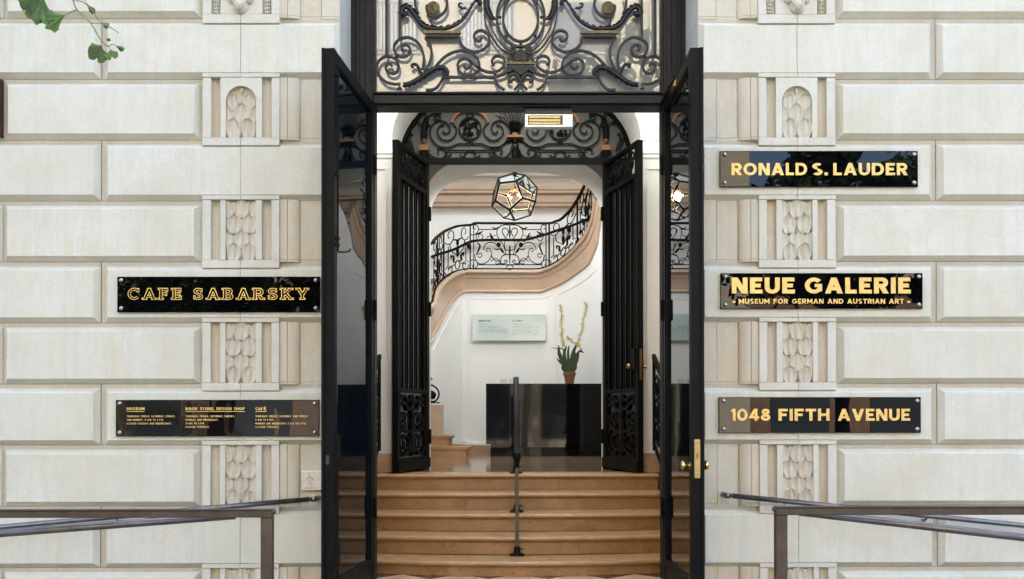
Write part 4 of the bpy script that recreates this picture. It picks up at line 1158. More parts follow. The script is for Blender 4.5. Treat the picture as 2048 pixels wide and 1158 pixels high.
# inner leaves
LI = .815; TI = .05; JZ0, JZ1 = LAND+.012, 1.18+2.398
def inner_leaf(s):
    ang = 14.5 if s < 0 else 16.0
    d = Vector((s*math.sin(R(ang)), -math.cos(R(ang)), 0))
    label = 'left inner iron grille door standing open against the white pier' if s < 0 else 'right inner iron grille door standing open, with a copper lock and knob'
    root = empty('grille_door', label, 'door', (s*.820, YI-.062, 0), 'open inner grille doors', math.atan2(d.y, d.x), local=True)
    left_of = Vector((-d.y, d.x, 0)); out = 1 if left_of.x*s > 0 else -1
    def yb(a, b): return (a, b) if out > 0 else (-b, -a)
    def B(name, x0, x1, a, b, z0, z1, mat=M['iron_black'], par=root):
        y0, y1 = yb(a, b); return MB().box(x0, x1, y0, y1, z0, z1).build(name, mat, par)
    B('stile', 0, .06, 0, TI, JZ0, JZ1-.03); B('stile', LI-.065, LI, 0, TI, JZ0, JZ1-.03)
    B('rail', .0605, LI-.0655, .003, TI-.003, JZ1-.31, JZ1-.27); B('rail', 0, LI, 0, TI, JZ1-.0295, JZ1)
    B('kick_panel', .0605, LI-.0655, .003, TI-.003, JZ0, JZ0+.115)
    B('kick_moulding', -.002, LI+.006, -.014, -.0006, JZ0+.004, JZ0+.10)
    B('rail', .0605, LI-.0655, .004, TI-.004, 1.40, 1.435)
    B('glass_pane', .0605, LI-.0655, .030, .036, JZ0+.1155, JZ1-.3105, M['grille_glass'])
    nb_ = 6
    for i in range(nb_):
        x = .11+(LI-.22)*i/(nb_-1); yc = .016*out
        MB().box(x-.008, x+.008, yc-.008, yc+.008, 1.4355, JZ1-.3105).build('bar', M['iron_black'], root)
    # pierced cresting above the glass and scroll panel below
    def local(u, z): return Vector((.06+(LI-.125)*u, .016*out, z))
    I = Iron(lambda x, y: local(x, y), lambda x, y: Vector((0,-1 if True else 1,0)))
    for c in (.17,.5,.83):
        I.mb.sweep([local(c+.13*math.cos(t)*(1-t/14), JZ1-.15+.10*math.sin(t)*(1-t/14)) for t in [i*.55 for i in range(20)]], .014, .014)
        I.mb.ell(local(c, JZ1-.15), .03, .012, .035, 8, 6)
    for c in (.33,.67): I.mb.sweep([local(c, JZ1-.27), local(c+.03, JZ1-.2), local(c-.03, JZ1-.1), local(c, JZ1-.03)], .016, .014)
    I.build('cresting', M['iron_black'], root)
    I = Iron(lambda x, y: local(x, y), lambda x, y: Vector((0,-1,0)))
    z0 = JZ0+.115; H = 1.40-z0
    L = lambda pts: [(u, z0+H*v) for u, v in pts]
    for q in (0, 1):
        f = (lambda u: u) if q == 0 else (lambda u: 1-u)
        for pts in (spiral(.24,.22,.20,.04,200,760), spiral(.22,.60,.17,.03,-200,330)):
            I.path(L([(f(u), v) for u, v in pts]), .017, .014, smooth=1)
        for pts in ([(.5,.02),(.40,.12),(.30,.08),(.1,.03)],[(.5,.45),(.36,.40),(.12,.45),(.06,.36)],[(.5,.78),(.34,.74),(.2,.84),(.05,.8)],[(.06,.9),(.2,.95),(.35,.88),(.5,.97)]):
            I.path(L([(f(u), v) for u, v in pts]), .026, .014, taper=lambda t: .4+.6*math.sin(math.pi*t))
        for u in (.12,.30): I.mb.sweep([local(f(u), z0+H*.80), local(f(u), z0+H*.93)], .012, .012)
    for v, r_ in ((.12,.05),(.30,.075),(.52,.07),(.68,.05),(.88,.06)): I.mb.ell(local(.5, z0+H*v), r_*.8, .014, r_, 8, 6)
    I.build('scroll_panel', M['iron_black'], root)
    for z in (1.0, 2.2, 3.1):
        MB().lathe([(.001,-.07),(.012,-.065),(.012,.065),(.001,.07)], (-.004, -.008*out, z), 10).build('hinge', M['iron_black'], root, True, auto=40)
    if s > 0:
        zk = 1.18+(835-733)/231.
        y0, y1 = yb(.016,.036); lk = MB().box(LI+.0005, LI+.004, y0, y1, zk-.12, zk+.15).build('lock_plate', simple('dark_copper',(.20,.085,.04),.4,.8,.2,40), root)
        y0, y1 = yb(-.03,-.0006); MB().box(LI-.10, LI-.01, y0, y1, zk-.02, zk+.15).build('lock_case', M['iron_black'], root)
        MB().lathe([(.016,0),(.016,.004*-out),(.009,.008*-out),(.009,.05*-out),(.022,.058*-out),(.026,.068*-out),(.022,.078*-out),(.001,.082*-out)], (LI-.045, -.002*out, zk-.0), 14, 'y').build('door_knob', M['brass'], root, True, auto=60)
        MB().lathe([(.014,TI*out),(.014,(TI+.004)*out),(.009,(TI+.02)*out),(.020,(TI+.03)*out),(.018,(TI+.045)*out),(.001,(TI+.05)*out)], (LI-.045, 0, zk), 14, 'y').build('door_knob', M['brass'], root, True, auto=60)
inner_leaf(-1); inner_leaf(1)

# ================================================================ RAILINGS IN THE VESTIBULE
for s in (-1, 1):
    lab = 'black scroll railing on the left side of the entrance steps' if s < 0 else 'black scroll railing on the right side of the entrance steps'
    r_ = empty('side_railing', lab, 'railing', (s*1.25, 1.6, .4), 'side railings of the entrance steps')
    x = s*(1.238)
    def zt_(y): return .30+(y-.95)/(2.2-.95)*(LAND-.10)
    def q(y, v): return Vector((x-s*.03*(y-.95), y, zt_(y)+.02+v*.80))
    MB().sweep([q(.98,1), q(1.3,1), q(1.7,1), q(2.02,1.0), q(2.2,1.0)], .045, .03, Vector((1,0,0))).build('handrail', M['iron_black'], r_)
    MB().sweep([q(.98,.05), q(1.5,.05), q(2.2,.05)], .025, .02, Vector((1,0,0))).build('bottom_rail', M['iron_black'], r_)
    for y in (1.0, 1.4, 1.8, 2.18): MB().sweep([q(y,-.02), q(y,1)], .026, .026, Vector((1,0,0))).build('baluster', M['iron_black'], r_)
    mb = MB()
    for y in (1.2, 1.6, 2.0):
        for v in (.25, .5, .75):
            mb.sweep([q(y+.15*math.cos(t)*(1-t/12), v+.14*math.sin(t)*(1-t/12)) for t in [i*.6 for i in range(16)]], .018, .018, Vector((1,0,0)))
            mb.ell(q(y, v), .015, .05, .05, 8, 6)
    mb.build('scroll_panel', M['iron_black'], r_)

# centre handrail on the steps
ch = empty('centre_handrail', 'black iron handrail running up the middle of the marble steps', 'handrail', (-.01, 1.2, .14))
xh = PX(1033, 1.3)
zA, zB = PZ(905, 1.02), PZ(757, 1.98)
xw = lambda y: xh
MB().sweep([(xh, .97, zA-.012), (xh, 1.02, zA), (xh, 1.3, zA+(zB-zA)*.29), (xh, 1.98, zB), (xh, 2.02, zB+.004)], .052, .030, sides=8).build('rail', M['rail_black'], ch, True, auto=45)
e_ = MB(); e_.ell((xh, .985, zA-.035), .031, .030, .042, 12, 8); e_.lathe([(.022,-.11),(.016,-.09),(.024,-.075),(.015,-.06),(.020,-.045)], (xh, .99, zA-.0), 10)
e_.build('rail_end', M['iron_black'], ch, True)
for y, z0, z1 in ((1.02, RISER, zA-.03), (1.52, 3*RISER, 0), (2.05+.10, LAND, 0)):
    z1 = z1 or zA+(zB-zA)*min(1, (y-1.02)/.96)-.015
    MB().box(xh-.0135, xh+.0135, y-.0135, y+.0135, z0+.02, z1).build('post', simple('post_iron', (.055,.05,.038), .5, .3) if y < 1.1 else M['iron_black'], ch)
    f = MB(); f.cbox(xh-.055, xh+.055, y-.04, y+.04, z0+.0005, z0+.012, .003); f.lathe([(.040,.012),(.030,.022),(.022,.04),(.020,.07)], (xh, y, z0), 10)
    f.sweep([(xh+.02,y-.02,z0+.05),(xh+.05,y-.02,z0+.055)], .010, sides=6); f.build('foot', M['iron_black'], ch, True, auto=45)

# ================================================================ LETTERING
def glyph(c, t, slab=False):
    """primitives in a cell of height 1: ('b',x0,y0,x1,y1) box, ('d',xa,ya,xb,yb,w) slanted bar cut level, ('a',cx,cy,rx,ry,a0,a1) arc centre line"""
    h = t/2; bt = t*.92
    sr = t*.85; st = t*.62              # serif reach and thickness
    def stem(x): return ('b', x, 0, x+t, 1)
    def ser(x, top=True, bot=True, l=1, r=1):
        o = []
        if slab:
            if bot: o.append(('b', x-sr*.75*l, 0, x+t+sr*.75*r, st))
            if top: o.append(('b', x-sr*.75*l, 1-st, x+t+sr*.75*r, 1))
        return o
    if c == ' ': return .42, []
    if c == 'I': return t, [stem(0)]+ser(0)
    if c == 'L': return .62, [stem(0), ('b', t, 0, .62, bt)]
    if c == 'T': return .76, [('b', .38-h, 0, .38+h, 1), ('b', 0, 1-bt, .38-h, 1), ('b', .38+h, 1-bt, .76, 1)]
    if c in 'EFÉ':
        o = [stem(0), ('b', t, 1-bt, .66, 1), ('b', t, .5-bt/2, .58, .5+bt/2)]
        if c != 'F': o.append(('b', t, 0, .68, bt))
        if c == 'É': o.append(('d', .30, 1.1, .45, 1.32, t*.8))
        if slab:
            o += ser(0, l=1, r=1 if c == 'F' else 0)
            o += [('b', .66-st, .70, .66, 1), ('b', .56-st*.8, .34, .56, .66)]
            if c != 'F': o.append(('b', .70-st, 0, .70, .32))
        return .70 if slab else .67, o
    if c == 'H': return .84, [stem(0), stem(.84-t), ('b', t, .5-bt/2, .84-t, .5+bt/2)]
    if c == 'N': return .86, [stem(0), stem(.86-t), ('d', t*.62, 1, .86-t*.62, 0, t*1.24)]
    if c == 'M': return 1.0, [stem(0), stem(1-t), ('d', t*.55, 1, .5, .24, t*1.15), ('d', 1-t*.55, 1, .5, .24, t*1.15)]
    if c == 'W': return 1.30, [('d', t*.55, 1, .36, 0, t*1.1), ('d', .65, 1, .36, 0, t*1.1), ('d', .65, 1, .94, 0, t*1.1), ('d', 1.30-t*.55, 1, .94, 0, t*1.1)]
    if c == 'V': return .94, [('d', t*.58, 1, .47, 0, t*1.16), ('d', .94-t*.58, 1, .47, 0, t*1.16)]
    if c == 'A':
        o = [('d', t*.58, 0, .48, 1, t*1.12), ('d', .96-t*.58, 0, .48, 1, t*1.12), ('b', .24, .20, .72, .20+bt*.85)]
        if slab: o += [('b', -.10, 0, .30, st), ('b', .66, 0, 1.06, st)]
        return .96, o
    if c == 'Y':
        o = [('b', .45-h, 0, .45+h, .46), ('d', t*.58, 1, .45, .38, t*1.15), ('d', .90-t*.58, 1, .45, .38, t*1.15)]
        if slab: o += [('b', -.08, 1-st, .30, 1), ('b', .60, 1-st, .98, 1), ('b', .24, 0, .66, st)]
        return .90, o
    if c == 'K':
        o = [stem(0), ('d', t*.9, .36, .84-t*.6, 1, t*1.2), ('d', .34, .56, .86-t*.6, 0, t*1.2)]
        if slab: o += ser(0)+[('b', .52, 1-st, .92, 1), ('b', .56, 0, .96, st)]
        return .86, o
    if c in 'OQ': return 1.02, [('a', .51, .5, .51-h, .5-h+.015, 0, 360)]
    if c == 'C': 
        o = [('a', .50, .5, .50-h, .5-h+.015, 42, 318)]
        if slab: o += [('b', .88-st, .66, .88, .98)]
        return .88, o
    if c == 'G': return .96, [('a', .50, .5, .50-h, .5-h+.015, 42, 325), ('b', .54, .40, .93, .40+bt*.85), ('b', .93-t*.95, .14, .93, .40)]
    if c == 'D': return .88, [stem(0), ('b', t, 1-bt, .42, 1), ('b', t, 0, .42, bt), ('a', .42, .5, .46-h, .5-h*.92, -90, 90)]
    if c == 'U': return .82, [('b', 0, .38, t, 1), ('b', .82-t, .38, .82, 1), ('a', .41, .38, .41-h, .38-h+.015, 180, 360)]
    if c in 'PR':
        o = [stem(0), ('b', t, 1-bt, .44, 1), ('b', t, .36, .44, .36+bt), ('a', .44, .68, .32-h, .32-h*.92, -90, 90)]
        if c == 'R': o.append(('d', .44, .38, .78-t*.55, 0, t*1.2))
        if slab: o += ser(0, r=.6)+([('b', .62, 0, .90, st)] if c == 'R' else [])
        return .78, o
    if c == 'B':
        o = [stem(0), ('b', t, 1-bt, .42, 1), ('b', t, .5-bt/2, .46, .5+bt/2), ('b', t, 0, .46, bt), ('a', .42, .74-h*.1, .28-h, .26-h*.85, -90, 90), ('a', .46, .27, .30-h, .27-h*.92, -90, 90)]
        if slab: o += ser(0, r=0)
        return .76, o
    if c == 'S':
        o = [('a', .38, .735, .35-h, .265-h+.012, 35, 270), ('a', .38, .265, .36-h, .265-h+.012, -145, 90)]
        if slab: o += [('b', .70-st, .66, .70, .96), ('b', .02, .04, .02+st, .34)]
        return .74, o
    if c == '.': return t*1.0, [('b', 0, 0, t, t)]
    if c == ',': return t*1.0, [('b', 0, 0, t, t), ('d', t*.6, 0, t*.2, -.2, t*.6)]
    if c == '(': return .28, [('a', .45, .42, .40, .62, 125, 235)]
    if c == ')': return .28, [('a', -.17, .42, .40, .62, -55, 55)]
    if c == '$': return .74, glyph('S', t)[1]+[('b', .35, -.12, .41, 1.12)]
    if c == '1': return .40, [('b', .40-t, 0, .40, 1), ('d', t*.3, .78, .40-t*.6, .97, t*1.2)]
    if c == '0': return .86, [('a', .43, .5, .43-h, .5-h+.015, 0, 360)]
    if c == '4': return .86, [('b', .70-t, 0, .70, 1), ('b', .04, .2, .84, .2+bt*.85), ('d', .10, .24, .56, 1, t*1.2)]
    if c == '8': return .78, [('a', .39, .74, .33-h, .26-h+.01, 0, 360), ('a', .39, .28, .39-h, .28-h+.01, 0, 360)]
    if c == '6': return .78, [('a', .39, .32, .37-h, .32-h, 0, 360), ('d', .22, .42, .48, 1, t*1.1)]
    if c == '9': return .78, [('a', .39, .68, .37-h, .32-h, 0, 360), ('d', .56, .58, .30, 0, t*1.1)]
    if c == '2': return .74, [('a', .37, .70, .34-h, .30-h, 0, 150), ('d', t*.6, .06, .60, .60, t*1.2), ('b', 0, 0, .72, bt)]
    if c == '5': return .74, [('a', .36, .32, .35-h, .32-h, -140, 110), ('b', .08, .50, .08+t, 1), ('b', .08, 1-bt, .68, 1)]
    if c == '#': return .26, [('b', 0, .25, .26, .51)]
    if c == '?': return .66, [('a', .33, .72, .3-h, .28-h, -80, 160), ('b', .3-h, .28, .3+h, .45), ('b', .3-h, 0, .3+h, t)]
    return .4, []
def text(s, x0, z0, x1, height, y, t=.2, track=.16, mat=None, parent=None, slab=False, grow=0, thick=.0012, name='lettering', seg=14, each=None):
    """fit the string between world x0..x1 on plane y (front face), cap height in metres"""
    g = [glyph(c, t, slab) for c in s]
    total = sum(w for w, _ in g)+track*(len(s)-1)
    kx = (x1-x0)/total; kz = height; mb = MB(); x = 0
    each = (height > .03) if each is None else each
    if each and name == 'lettering': name = 'letter'
    for idx, (w_, prims) in enumerate(g):
        for pi, p in enumerate(prims):
            yy = y-thick*.08*pi           # stagger overlapping strokes by hundredths of a millimetre
            X = lambda u: x0+(x+u)*kx
            Zc = lambda v: z0+v*kz
            if p[0] == 'b':
                a, b, c, d = X(p[1])-grow, z0+p[2]*kz-grow, X(p[3])+grow, z0+p[4]*kz+grow
                if c <= a or d <= b: continue
                mb.box(a, c, yy, y+thick, b, d)
            elif p[0] == 'd':
                xa, ya, xb, yb, ww = p[1:]
                gy = grow*(1 if yb > ya else -1)
                za, zb = z0+ya*kz-gy, z0+yb*kz+gy
                e = ww*kx/2+grow*1.15
                xa_, xb_ = X(xa), X(xb)
                pr = [(xa_-e, za), (xa_+e, za), (xb_+e, zb), (xb_-e, zb)]
                mb.prism(pr, 'y', yy, y+thick)
            else:
                cx, cy, rx, ry, a0, a1 = p[1:]
                closed = (a1-a0 == 360); n = seg if not closed else seg*2
                ex, ez = t*kx/2+grow, t*kz/2*.92+grow
                cxw, czw = X(cx), Zc(cy); RX, RZ = rx*kx, ry*kz
                ps = []
                for i in range(n if closed else n+1):
                    a = R(a0+(a1-a0)*i/n); ps.append((math.cos(a), math.sin(a)))
                vs = []
                for yv in (yy, y+thick):
                    for c_, s_ in ps: vs.append((cxw+(RX+ex)*c_, yv, czw+(RZ+ez)*s_))
                    for c_, s_ in ps: vs.append((cxw+(RX-ex)*c_, yv, czw+(RZ-ez)*s_))
                m_ = len(ps); fs = []
                for i in range(m_ if closed else m_-1):
                    j = (i+1) % m_
                    fs += [(i, j, m_+j, m_+i), (2*m_+i, 3*m_+i, 3*m_+j, 2*m_+j), (i, 2*m_+i, 2*m_+j, j), (m_+i, m_+j, 3*m_+j, 3*m_+i)]
                mb.add(vs, fs)
        x += w_+track
        if each:
            if mb.v: mb.build(name, mat, parent)
            mb = MB()
    if each: return
    return mb.build(name, mat, parent)

def plaque(label, x0, y0, x1, y1, mat, yd=-.022, group='black glass wall signs'):
    """sign board between photo pixels on the wall"""
    a = P(x0, y1, yd); b = P(x1, y0, yd)
    root = empty('wall_sign', label, 'sign', ((a.x+b.x)/2, 0, a.z), group)
    root.location = (0, 0, 0)
    MB().cbox(a.x, b.x, yd, -.004, a.z, b.z, .003).build('sign_board', mat, root)
    for px, py in ((x0+9, y0+7.5), (x1-8, y0+7.5), (x0+9, y1-8), (x1-8, y1-8)):
        c = P(px, py, yd)
        MB().lathe([(.0145,0),(.0145,-.004),(.012,-.009),(.006,-.0125),(.001,-.0135)], (c.x, yd-.0002, c.z), 16, 'y').build('screw_cap', M['screw'], root, True, auto=50)
    return root, yd
def ptext(s, px0, py0, px1, py1, yd, par, **k):
    """string whose caps fill photo pixels px0..px1 x py0(top)..py1(base)"""
    a = P(px0, py1, yd); b = P(px1, py0, yd)
    return text(s, a.x, a.z, b.x, b.z-a.z, yd-.0012, parent=par, **k)
r_, yd = plaque('black glass sign with gold capitals RONALD S. LAUDER', 1440, 301.5, 1836, 373.5, M['sign_glass'])
ptext('RONALD', 1463, 326, 1614, 350.5, yd, r_, mat=M['gold'], t=.235, track=.13)
ptext('S.', 1624, 326, 1655.5, 350.5, yd, r_, mat=M['gold'], t=.235, track=.13)
ptext('LAUDER', 1666.5, 326, 1815, 350.5, yd, r_, mat=M['gold'], t=.235, track=.13)
r_, yd = plaque('black glass sign with large gold NEUE GALERIE over smaller capitals', 1441.5, 546, 1845.5, 617.5, M['sign_glass'])
ptext('NEUE', 1463.5, 555, 1589, 587, yd, r_, mat=M['gold'], t=.26, track=.13)
ptext('GALERIE', 1609.5, 555, 1821, 587, yd, r_, mat=M['gold'], t=.26, track=.13)
ptext('#', 1465, 596, 1471, 608.5, yd, r_, mat=M['gold'], t=.24); ptext('#', 1814, 596, 1820.5, 608.5, yd, r_, mat=M['gold'], t=.24)
ptext('MUSEUM FOR GERMAN AND AUSTRIAN ART', 1477.5, 597.5, 1807.5, 607.5, yd, r_, mat=M['gold'], t=.22, track=.15, seg=6)
r_, yd = plaque('black glass sign with gold lettering 1048 FIFTH AVENUE', 1438, 794, 1842, 866, M['sign_glass'])
ptext('1048', 1461.5, 817.5, 1540.5, 841.5, yd, r_, mat=M['gold'], t=.23, track=.13)
ptext('FIFTH', 1557, 817.5, 1659, 841.5, yd, r_, mat=M['gold'], t=.23, track=.13)
ptext('AVENUE', 1675.5, 817.5, 1820, 841.5, yd, r_, mat=M['gold'], t=.23, track=.13)
r_, yd = plaque('black glass sign with outlined gold capitals CAFE SABARSKY', 234, 553, 640, 624.5, M['sign_glass'])
for w_, a, b in (('CAFE', 256, 363), ('SABARSKY', 387, 616)):
    ptext(w_, a, 576.5, b, 599.0, yd, r_, mat=M['gold'], t=.20, track=.36, slab=True, grow=.0022)
    o = ptext(w_, a, 576.5, b, 599.0, yd-.0018, r_, mat=M['sign_glass'], t=.20, track=.36, slab=True, grow=-.0028, name='letter_face')
r_, yd = plaque('black glass sign listing opening hours in small gold print', 231, 799.5, 638, 873, M['sign_glass_wavy'])
def head(s, a, b): 
    ptext(s, a, 814.5, b, 820.5, yd, r_, mat=M['gold'], t=.24, track=.16, seg=6)
    c = P(a, 823.6, yd); d = P(b, 822.4, yd); MB().box(c.x, d.x, yd-.001, yd+.001, c.z, d.z).build('underline', M['gold'], r_)
head('MUSEUM', 253.5, 289); head('BOOK STORE, DESIGN SHOP', 371.5, 490); 
ptext('CAF', 511, 814.5, 525.5, 820.5, yd, r_, mat=M['gold'], t=.24, track=.16, seg=6); ptext('É', 527.5, 814.5, 532.5, 820.5, yd, r_, mat=M['gold'], t=.24, seg=6)
c = P(511, 823.6, yd); d = P(533, 822.4, yd); MB().box(c.x, d.x, yd-.001, yd+.001, c.z, d.z).build('underline', M['gold'], r_)
for s, a, b, y in (('THURSDAY, FRIDAY, SATURDAY, SUNDAY,', 254, 350.5, 832.5), ('AND MONDAY, 11 A.M. TO 6 P.M.', 254, 327, 839.7), ('(CLOSED TUESDAY AND WEDNESDAY)', 253.5, 342, 847),
    ('THURSDAY, FRIDAY, SATURDAY, SUNDAY,', 371.5, 469, 832.5), ('MONDAY, AND WEDNESDAY,', 371.5, 436, 839.7), ('11 A.M. TO 6 P.M.', 371.5, 409, 846.8), ('(CLOSED TUESDAY)', 371, 418, 853.8),
    ('THURSDAY, FRIDAY, SATURDAY, AND SUNDAY', 511, 616, 832.5), ('9 A.M. TO 9 P.M.', 511, 547, 839.7), ('MONDAY AND WEDNESDAY, 9 A.M. TO 6 P.M.', 511, 612, 847), ('(CLOSED TUESDAY)', 511, 557, 853.8)):
    ptext(s, a, y-1.9, b, y+1.9, yd, r_, mat=M['gold_thin'], t=.17, track=.24, seg=4)

# wheelchair push plate
pp = empty('access_push_plate', 'small metal push plate with a wheelchair symbol beside the left door', 'push plate', (-1.3, 0, .7))
YP = DEP-.025
pxbox('plate', 601.5, 650, 942, 981, YP, .028, simple('dull_nickel_plate', (.46,.45,.40), .4, .7, .1, 40), pp, .003)
pxbox('plate_edge', 601, 650.5, 940.5, 944, YP-.004, .030, M['steel'], pp, .001)
IN = simple('blue_grey_engraving', (.16,.20,.24), .6)
I = Iron(lambda x, y: P(x, y, YP-.0006), N5)
I.path([(620+4.8*math.cos(a*.5236), 958.5+4.8*math.sin(a*.5236)) for a in range(12)], .0028, .001, smooth=0, closed=True)
I.path([(618,950.5),(619,954.5),(622.5,955.5),(625.5,956),(627.5,960),(629,959.3)], .003, .001, smooth=0); I.blob(618, 949, 1.3, 1.3, dep=.001)
I.build('wheelchair_symbol', IN, pp)
for s, a, b, y in (('PRESS', 615.5, 626.5, 966.8), ('TO', 619, 624.5, 971), ('OPERATE DOOR', 608, 636, 976)): ptext(s, a, y-1.3, b, y+1.3, YP+.0008, pp, mat=IN, t=.2, seg=4)

# ================================================================ RAMP RAILINGS IN FRONT
def ramp(s):
    side = 'left' if s < 0 else 'right'
    # square bronze guard frame
    g_ = empty('guard_rail', 'square bronze guard rail in front of the %s wall, with a ball at its corner' % side, 'railing', (s*1.2, -1.75, -.35), 'bronze guard rails')
    yg = -1.75
    if s < 0: xe, xi, t0, t1 = 546, 523, 1018, 1034.5; far = -260
    else: xe, xi, t0, t1 = 1550, 1573, 1012.5, 1029.5; far = 2320
    a = P(xe, t0, yg); b = P(xi, t1, yg); f_ = P(far, t0, yg)
    zt, zb = a.z, b.z
    x0, x1 = min(a.x, f_.x), max(a.x, f_.x)
    mb = MB(); mb.cbox(x0, x1, yg-.02, yg+.02, zb, zt-.006, .003); mb.build('top_bar', M['rail_bronze'], g_)
    MB().cbox(x0, x1, yg-.024, yg+.024, zt-.0055, zt, .002).build('cap_strip', M['rail_bronze'], g_)
    p0, p1 = min(a.x, b.x), max(a.x, b.x)
    MB().cbox(p0, p1, yg-.019, yg+.021, -.349, zb-.0005, .003).build('post', M['rail_bronze'], g_)
    k = MB(); k.ell((a.x - s*.004, yg-.006, zt-.012), .012, .012, .014, 12, 8); k.build('ball', M['rail_bronze'], g_, True)
    MB().cbox(f_.x-.02, f_.x+.02, yg-.019, yg+.021, -.349, zb-.0005, .003).build('post', M['rail_bronze'], g_)
    # sloping tube fixed to the frame
    yt = yg+.10
    tb = empty('sloping_handrail', 'round dark handrail sloping away behind the %s bronze guard rail' % side, 'handrail', (s*1.5, yt, .5), 'sloping tube handrails')
    if s < 0: q0, q1 = P(470, 1031, yt), P(-240, 1085, yt)
    else: q0, q1 = P(1600, 1024, yt), P(2330, 1107.5, yt)
    MB().sweep([q0, q0+(q1-q0)*.5, q1], .038, .038, sides=14).build('tube', M['rail_steel'], tb, True)
    MB().sweep([q0, q0+Vector((0,-.08,.0))], .02, sides=8, normal=Vector((1,0,0))).build('bracket', M['rail_steel'], tb, True)
    # tube fixed to the wall
    yw = -.07
    tw = empty('wall_handrail', 'round handrail fixed to the %s stone wall beside the doorway' % side, 'handrail', (s*1.4, yw, .6), 'handrails on the stone walls')
    if s < 0: q0, q1 = P(619, 998.5, yw), P(-240, 1076, yw)
    else: q0, q1 = P(1464, 991.5, yw), P(2330, 1080, yw)
    MB().sweep([q0, q0+(q1-q0)*.5, q1], .034, .034, sides=14).build('tube', M['rail_steel'], tw, True)
    MB().sweep([q0+Vector((-s*.018,0,0)), q0+Vector((-s*.032,.03,0)), q0+Vector((-s*.032,.07+DEP,0))], .036, sides=12, normal=Vector((0,0,1))).build('wall_return', M['rail_steel'], tw, True)
    for t in (.45, .72):
        c = q0+(q1-q0)*t
        MB().sweep([c+Vector((0,0,-.01)), c+Vector((0,.03,-.035)), c+Vector((0,.07,-.035))], .014, sides=8, normal=Vector((1,0,0))).build('bracket', M['rail_steel'], tw, True)
    for o in tb.children: pass
ramp(-1); ramp(1)

# ================================================================ LANTERN
YLN = 6.0
lc = P(1029, 393.5, YLN); lr = (P(1076, 393, YLN)-P(982, 393, YLN)).length/2*1.03
lan = empty('hanging_lantern', 'twelve-sided glass lantern with dark metal edges and lit bulbs hanging in the arch', 'lantern', tuple(lc), local=True)
ph = (1+5**.5)/2
DV = [Vector(v) for v in [(x,y,z) for x in(-1,1) for y in(-1,1) for z in(-1,1)]+[(0,y/ph,z*ph) for y in(-1,1) for z in(-1,1)]+[(x/ph,y*ph,0) for x in(-1,1) for y in(-1,1)]+[(x*ph,0,z/ph) for x in(-1,1) for z in(-1,1)]]
q = DV[7].normalized().rotation_difference(Vector((0,0,1)))
rotz_ = Quaternion((1,0,0), R(-5)) @ Quaternion((0,0,1), R(109))
DV = [(rotz_ @ (q @ v))*(lr/math.sqrt(3)) for v in DV]
el = min((a-b).length for i, a in enumerate(DV) for b in DV[i+1:])*1.01
E_ = [(i, j) for i in range(20) for j in range(i+1, 20) if (DV[i]-DV[j]).length < el]
for i, j in E_:
    a, b = DV[i], DV[j]; n = ((a+b)/2).normalized()
    MB().sweep([a*1.005, b*1.005], .023, .014, n).build('edge_bar', M['iron_black'], lan)
# faces
adj = {i: [j for a, b in E_ for j in ((b,) if a == i else (a,) if b == i else ())] for i in range(20)}
faces = set()
for i in range(20):
    for a in adj[i]:
        for b in adj[i]:
            if a >= b: continue
            n = (DV[a]-DV[i]).cross(DV[b]-DV[i]).normalized()
            faces.add(frozenset(k for k in range(20) if abs((DV[k]-DV[i]).dot(n)) < 1e-4))
for fs in faces:
    fs = list(fs); c = sum((DV[k] for k in fs), Vector())/len(fs); n = c.normalized(); u = (DV[fs[0]]-c).normalized(); v = n.cross(u)
    fs.sort(key=lambda k: math.atan2((DV[k]-c).dot(v), (DV[k]-c).dot(u)))
    vs = [c+(DV[k]-c)*.94 for k in fs]; o = MB().add(vs, [(0,1,2,3,4)]).build('glass_pane', M['lantern_glass'], lan)
    # bright bevel round each pane
    vb = [c+(DV[k]-c)*.93+n*.001 for k in fs]; vi = [c+(DV[k]-c)*.865+n*.0035 for k in fs]
    MB().add(vb+vi, [(i,(i+1)%5,5+(i+1)%5,5+i) for i in range(5)]).build('bevel', glass('bevel_glass', (.97,.99,.98), .55, 1.3, bodycol=(.8,.85,.83)) if 'bevel_glass' not in bpy.data.materials else bpy.data.materials['bevel_glass'], o)
hk = MB(); hk.lathe([(.03,lr*.99),(.02,lr*1.05),(.008,lr*1.08),(.008,lr*1.12)], (0,0,0), 10)
hk.sweep([(0+.03*math.cos(a*.5236), 0, lr*1.22+.03*math.sin(a*.5236)) for a in range(12)], .012, closed=True, sides=6)
hk.sweep([(0,0,lr*1.3),(0,0,5.2-lc.z+.9)], .012, sides=6); hk.build('hanging_chain', M['iron_black'], lan, True)
st_ = MB(); st_.sweep([(0,0,lr),(0,0,lr*.25)], .02, sides=8); 
for k in range(4):
    a = k*math.pi/2+.5; st_.sweep([(0,0,lr*.35),(.07*math.cos(a),.07*math.sin(a),lr*.2),(.09*math.cos(a),.09*math.sin(a),lr*.3)], .014, sides=6)
st_.build('lamp_cluster', simple('aged_brass', (.25,.11,.04), .35, .8), lan, True)
for k in range(4):
    a = k*math.pi/2+.5
    MB().ell((.09*math.cos(a), .09*math.sin(a), lr*.02), .008, .008, .014, 10, 8).build('bulb', M['bulb'], lan, True)
pl = bpy.data.lights.new('lantern_light', 'POINT'); pl.energy = 1.6; pl.color = (1,.62,.32); pl.shadow_soft_size = .06
po = bpy.data.objects.new('lantern_light', pl); COL.objects.link(po); po.location = lc

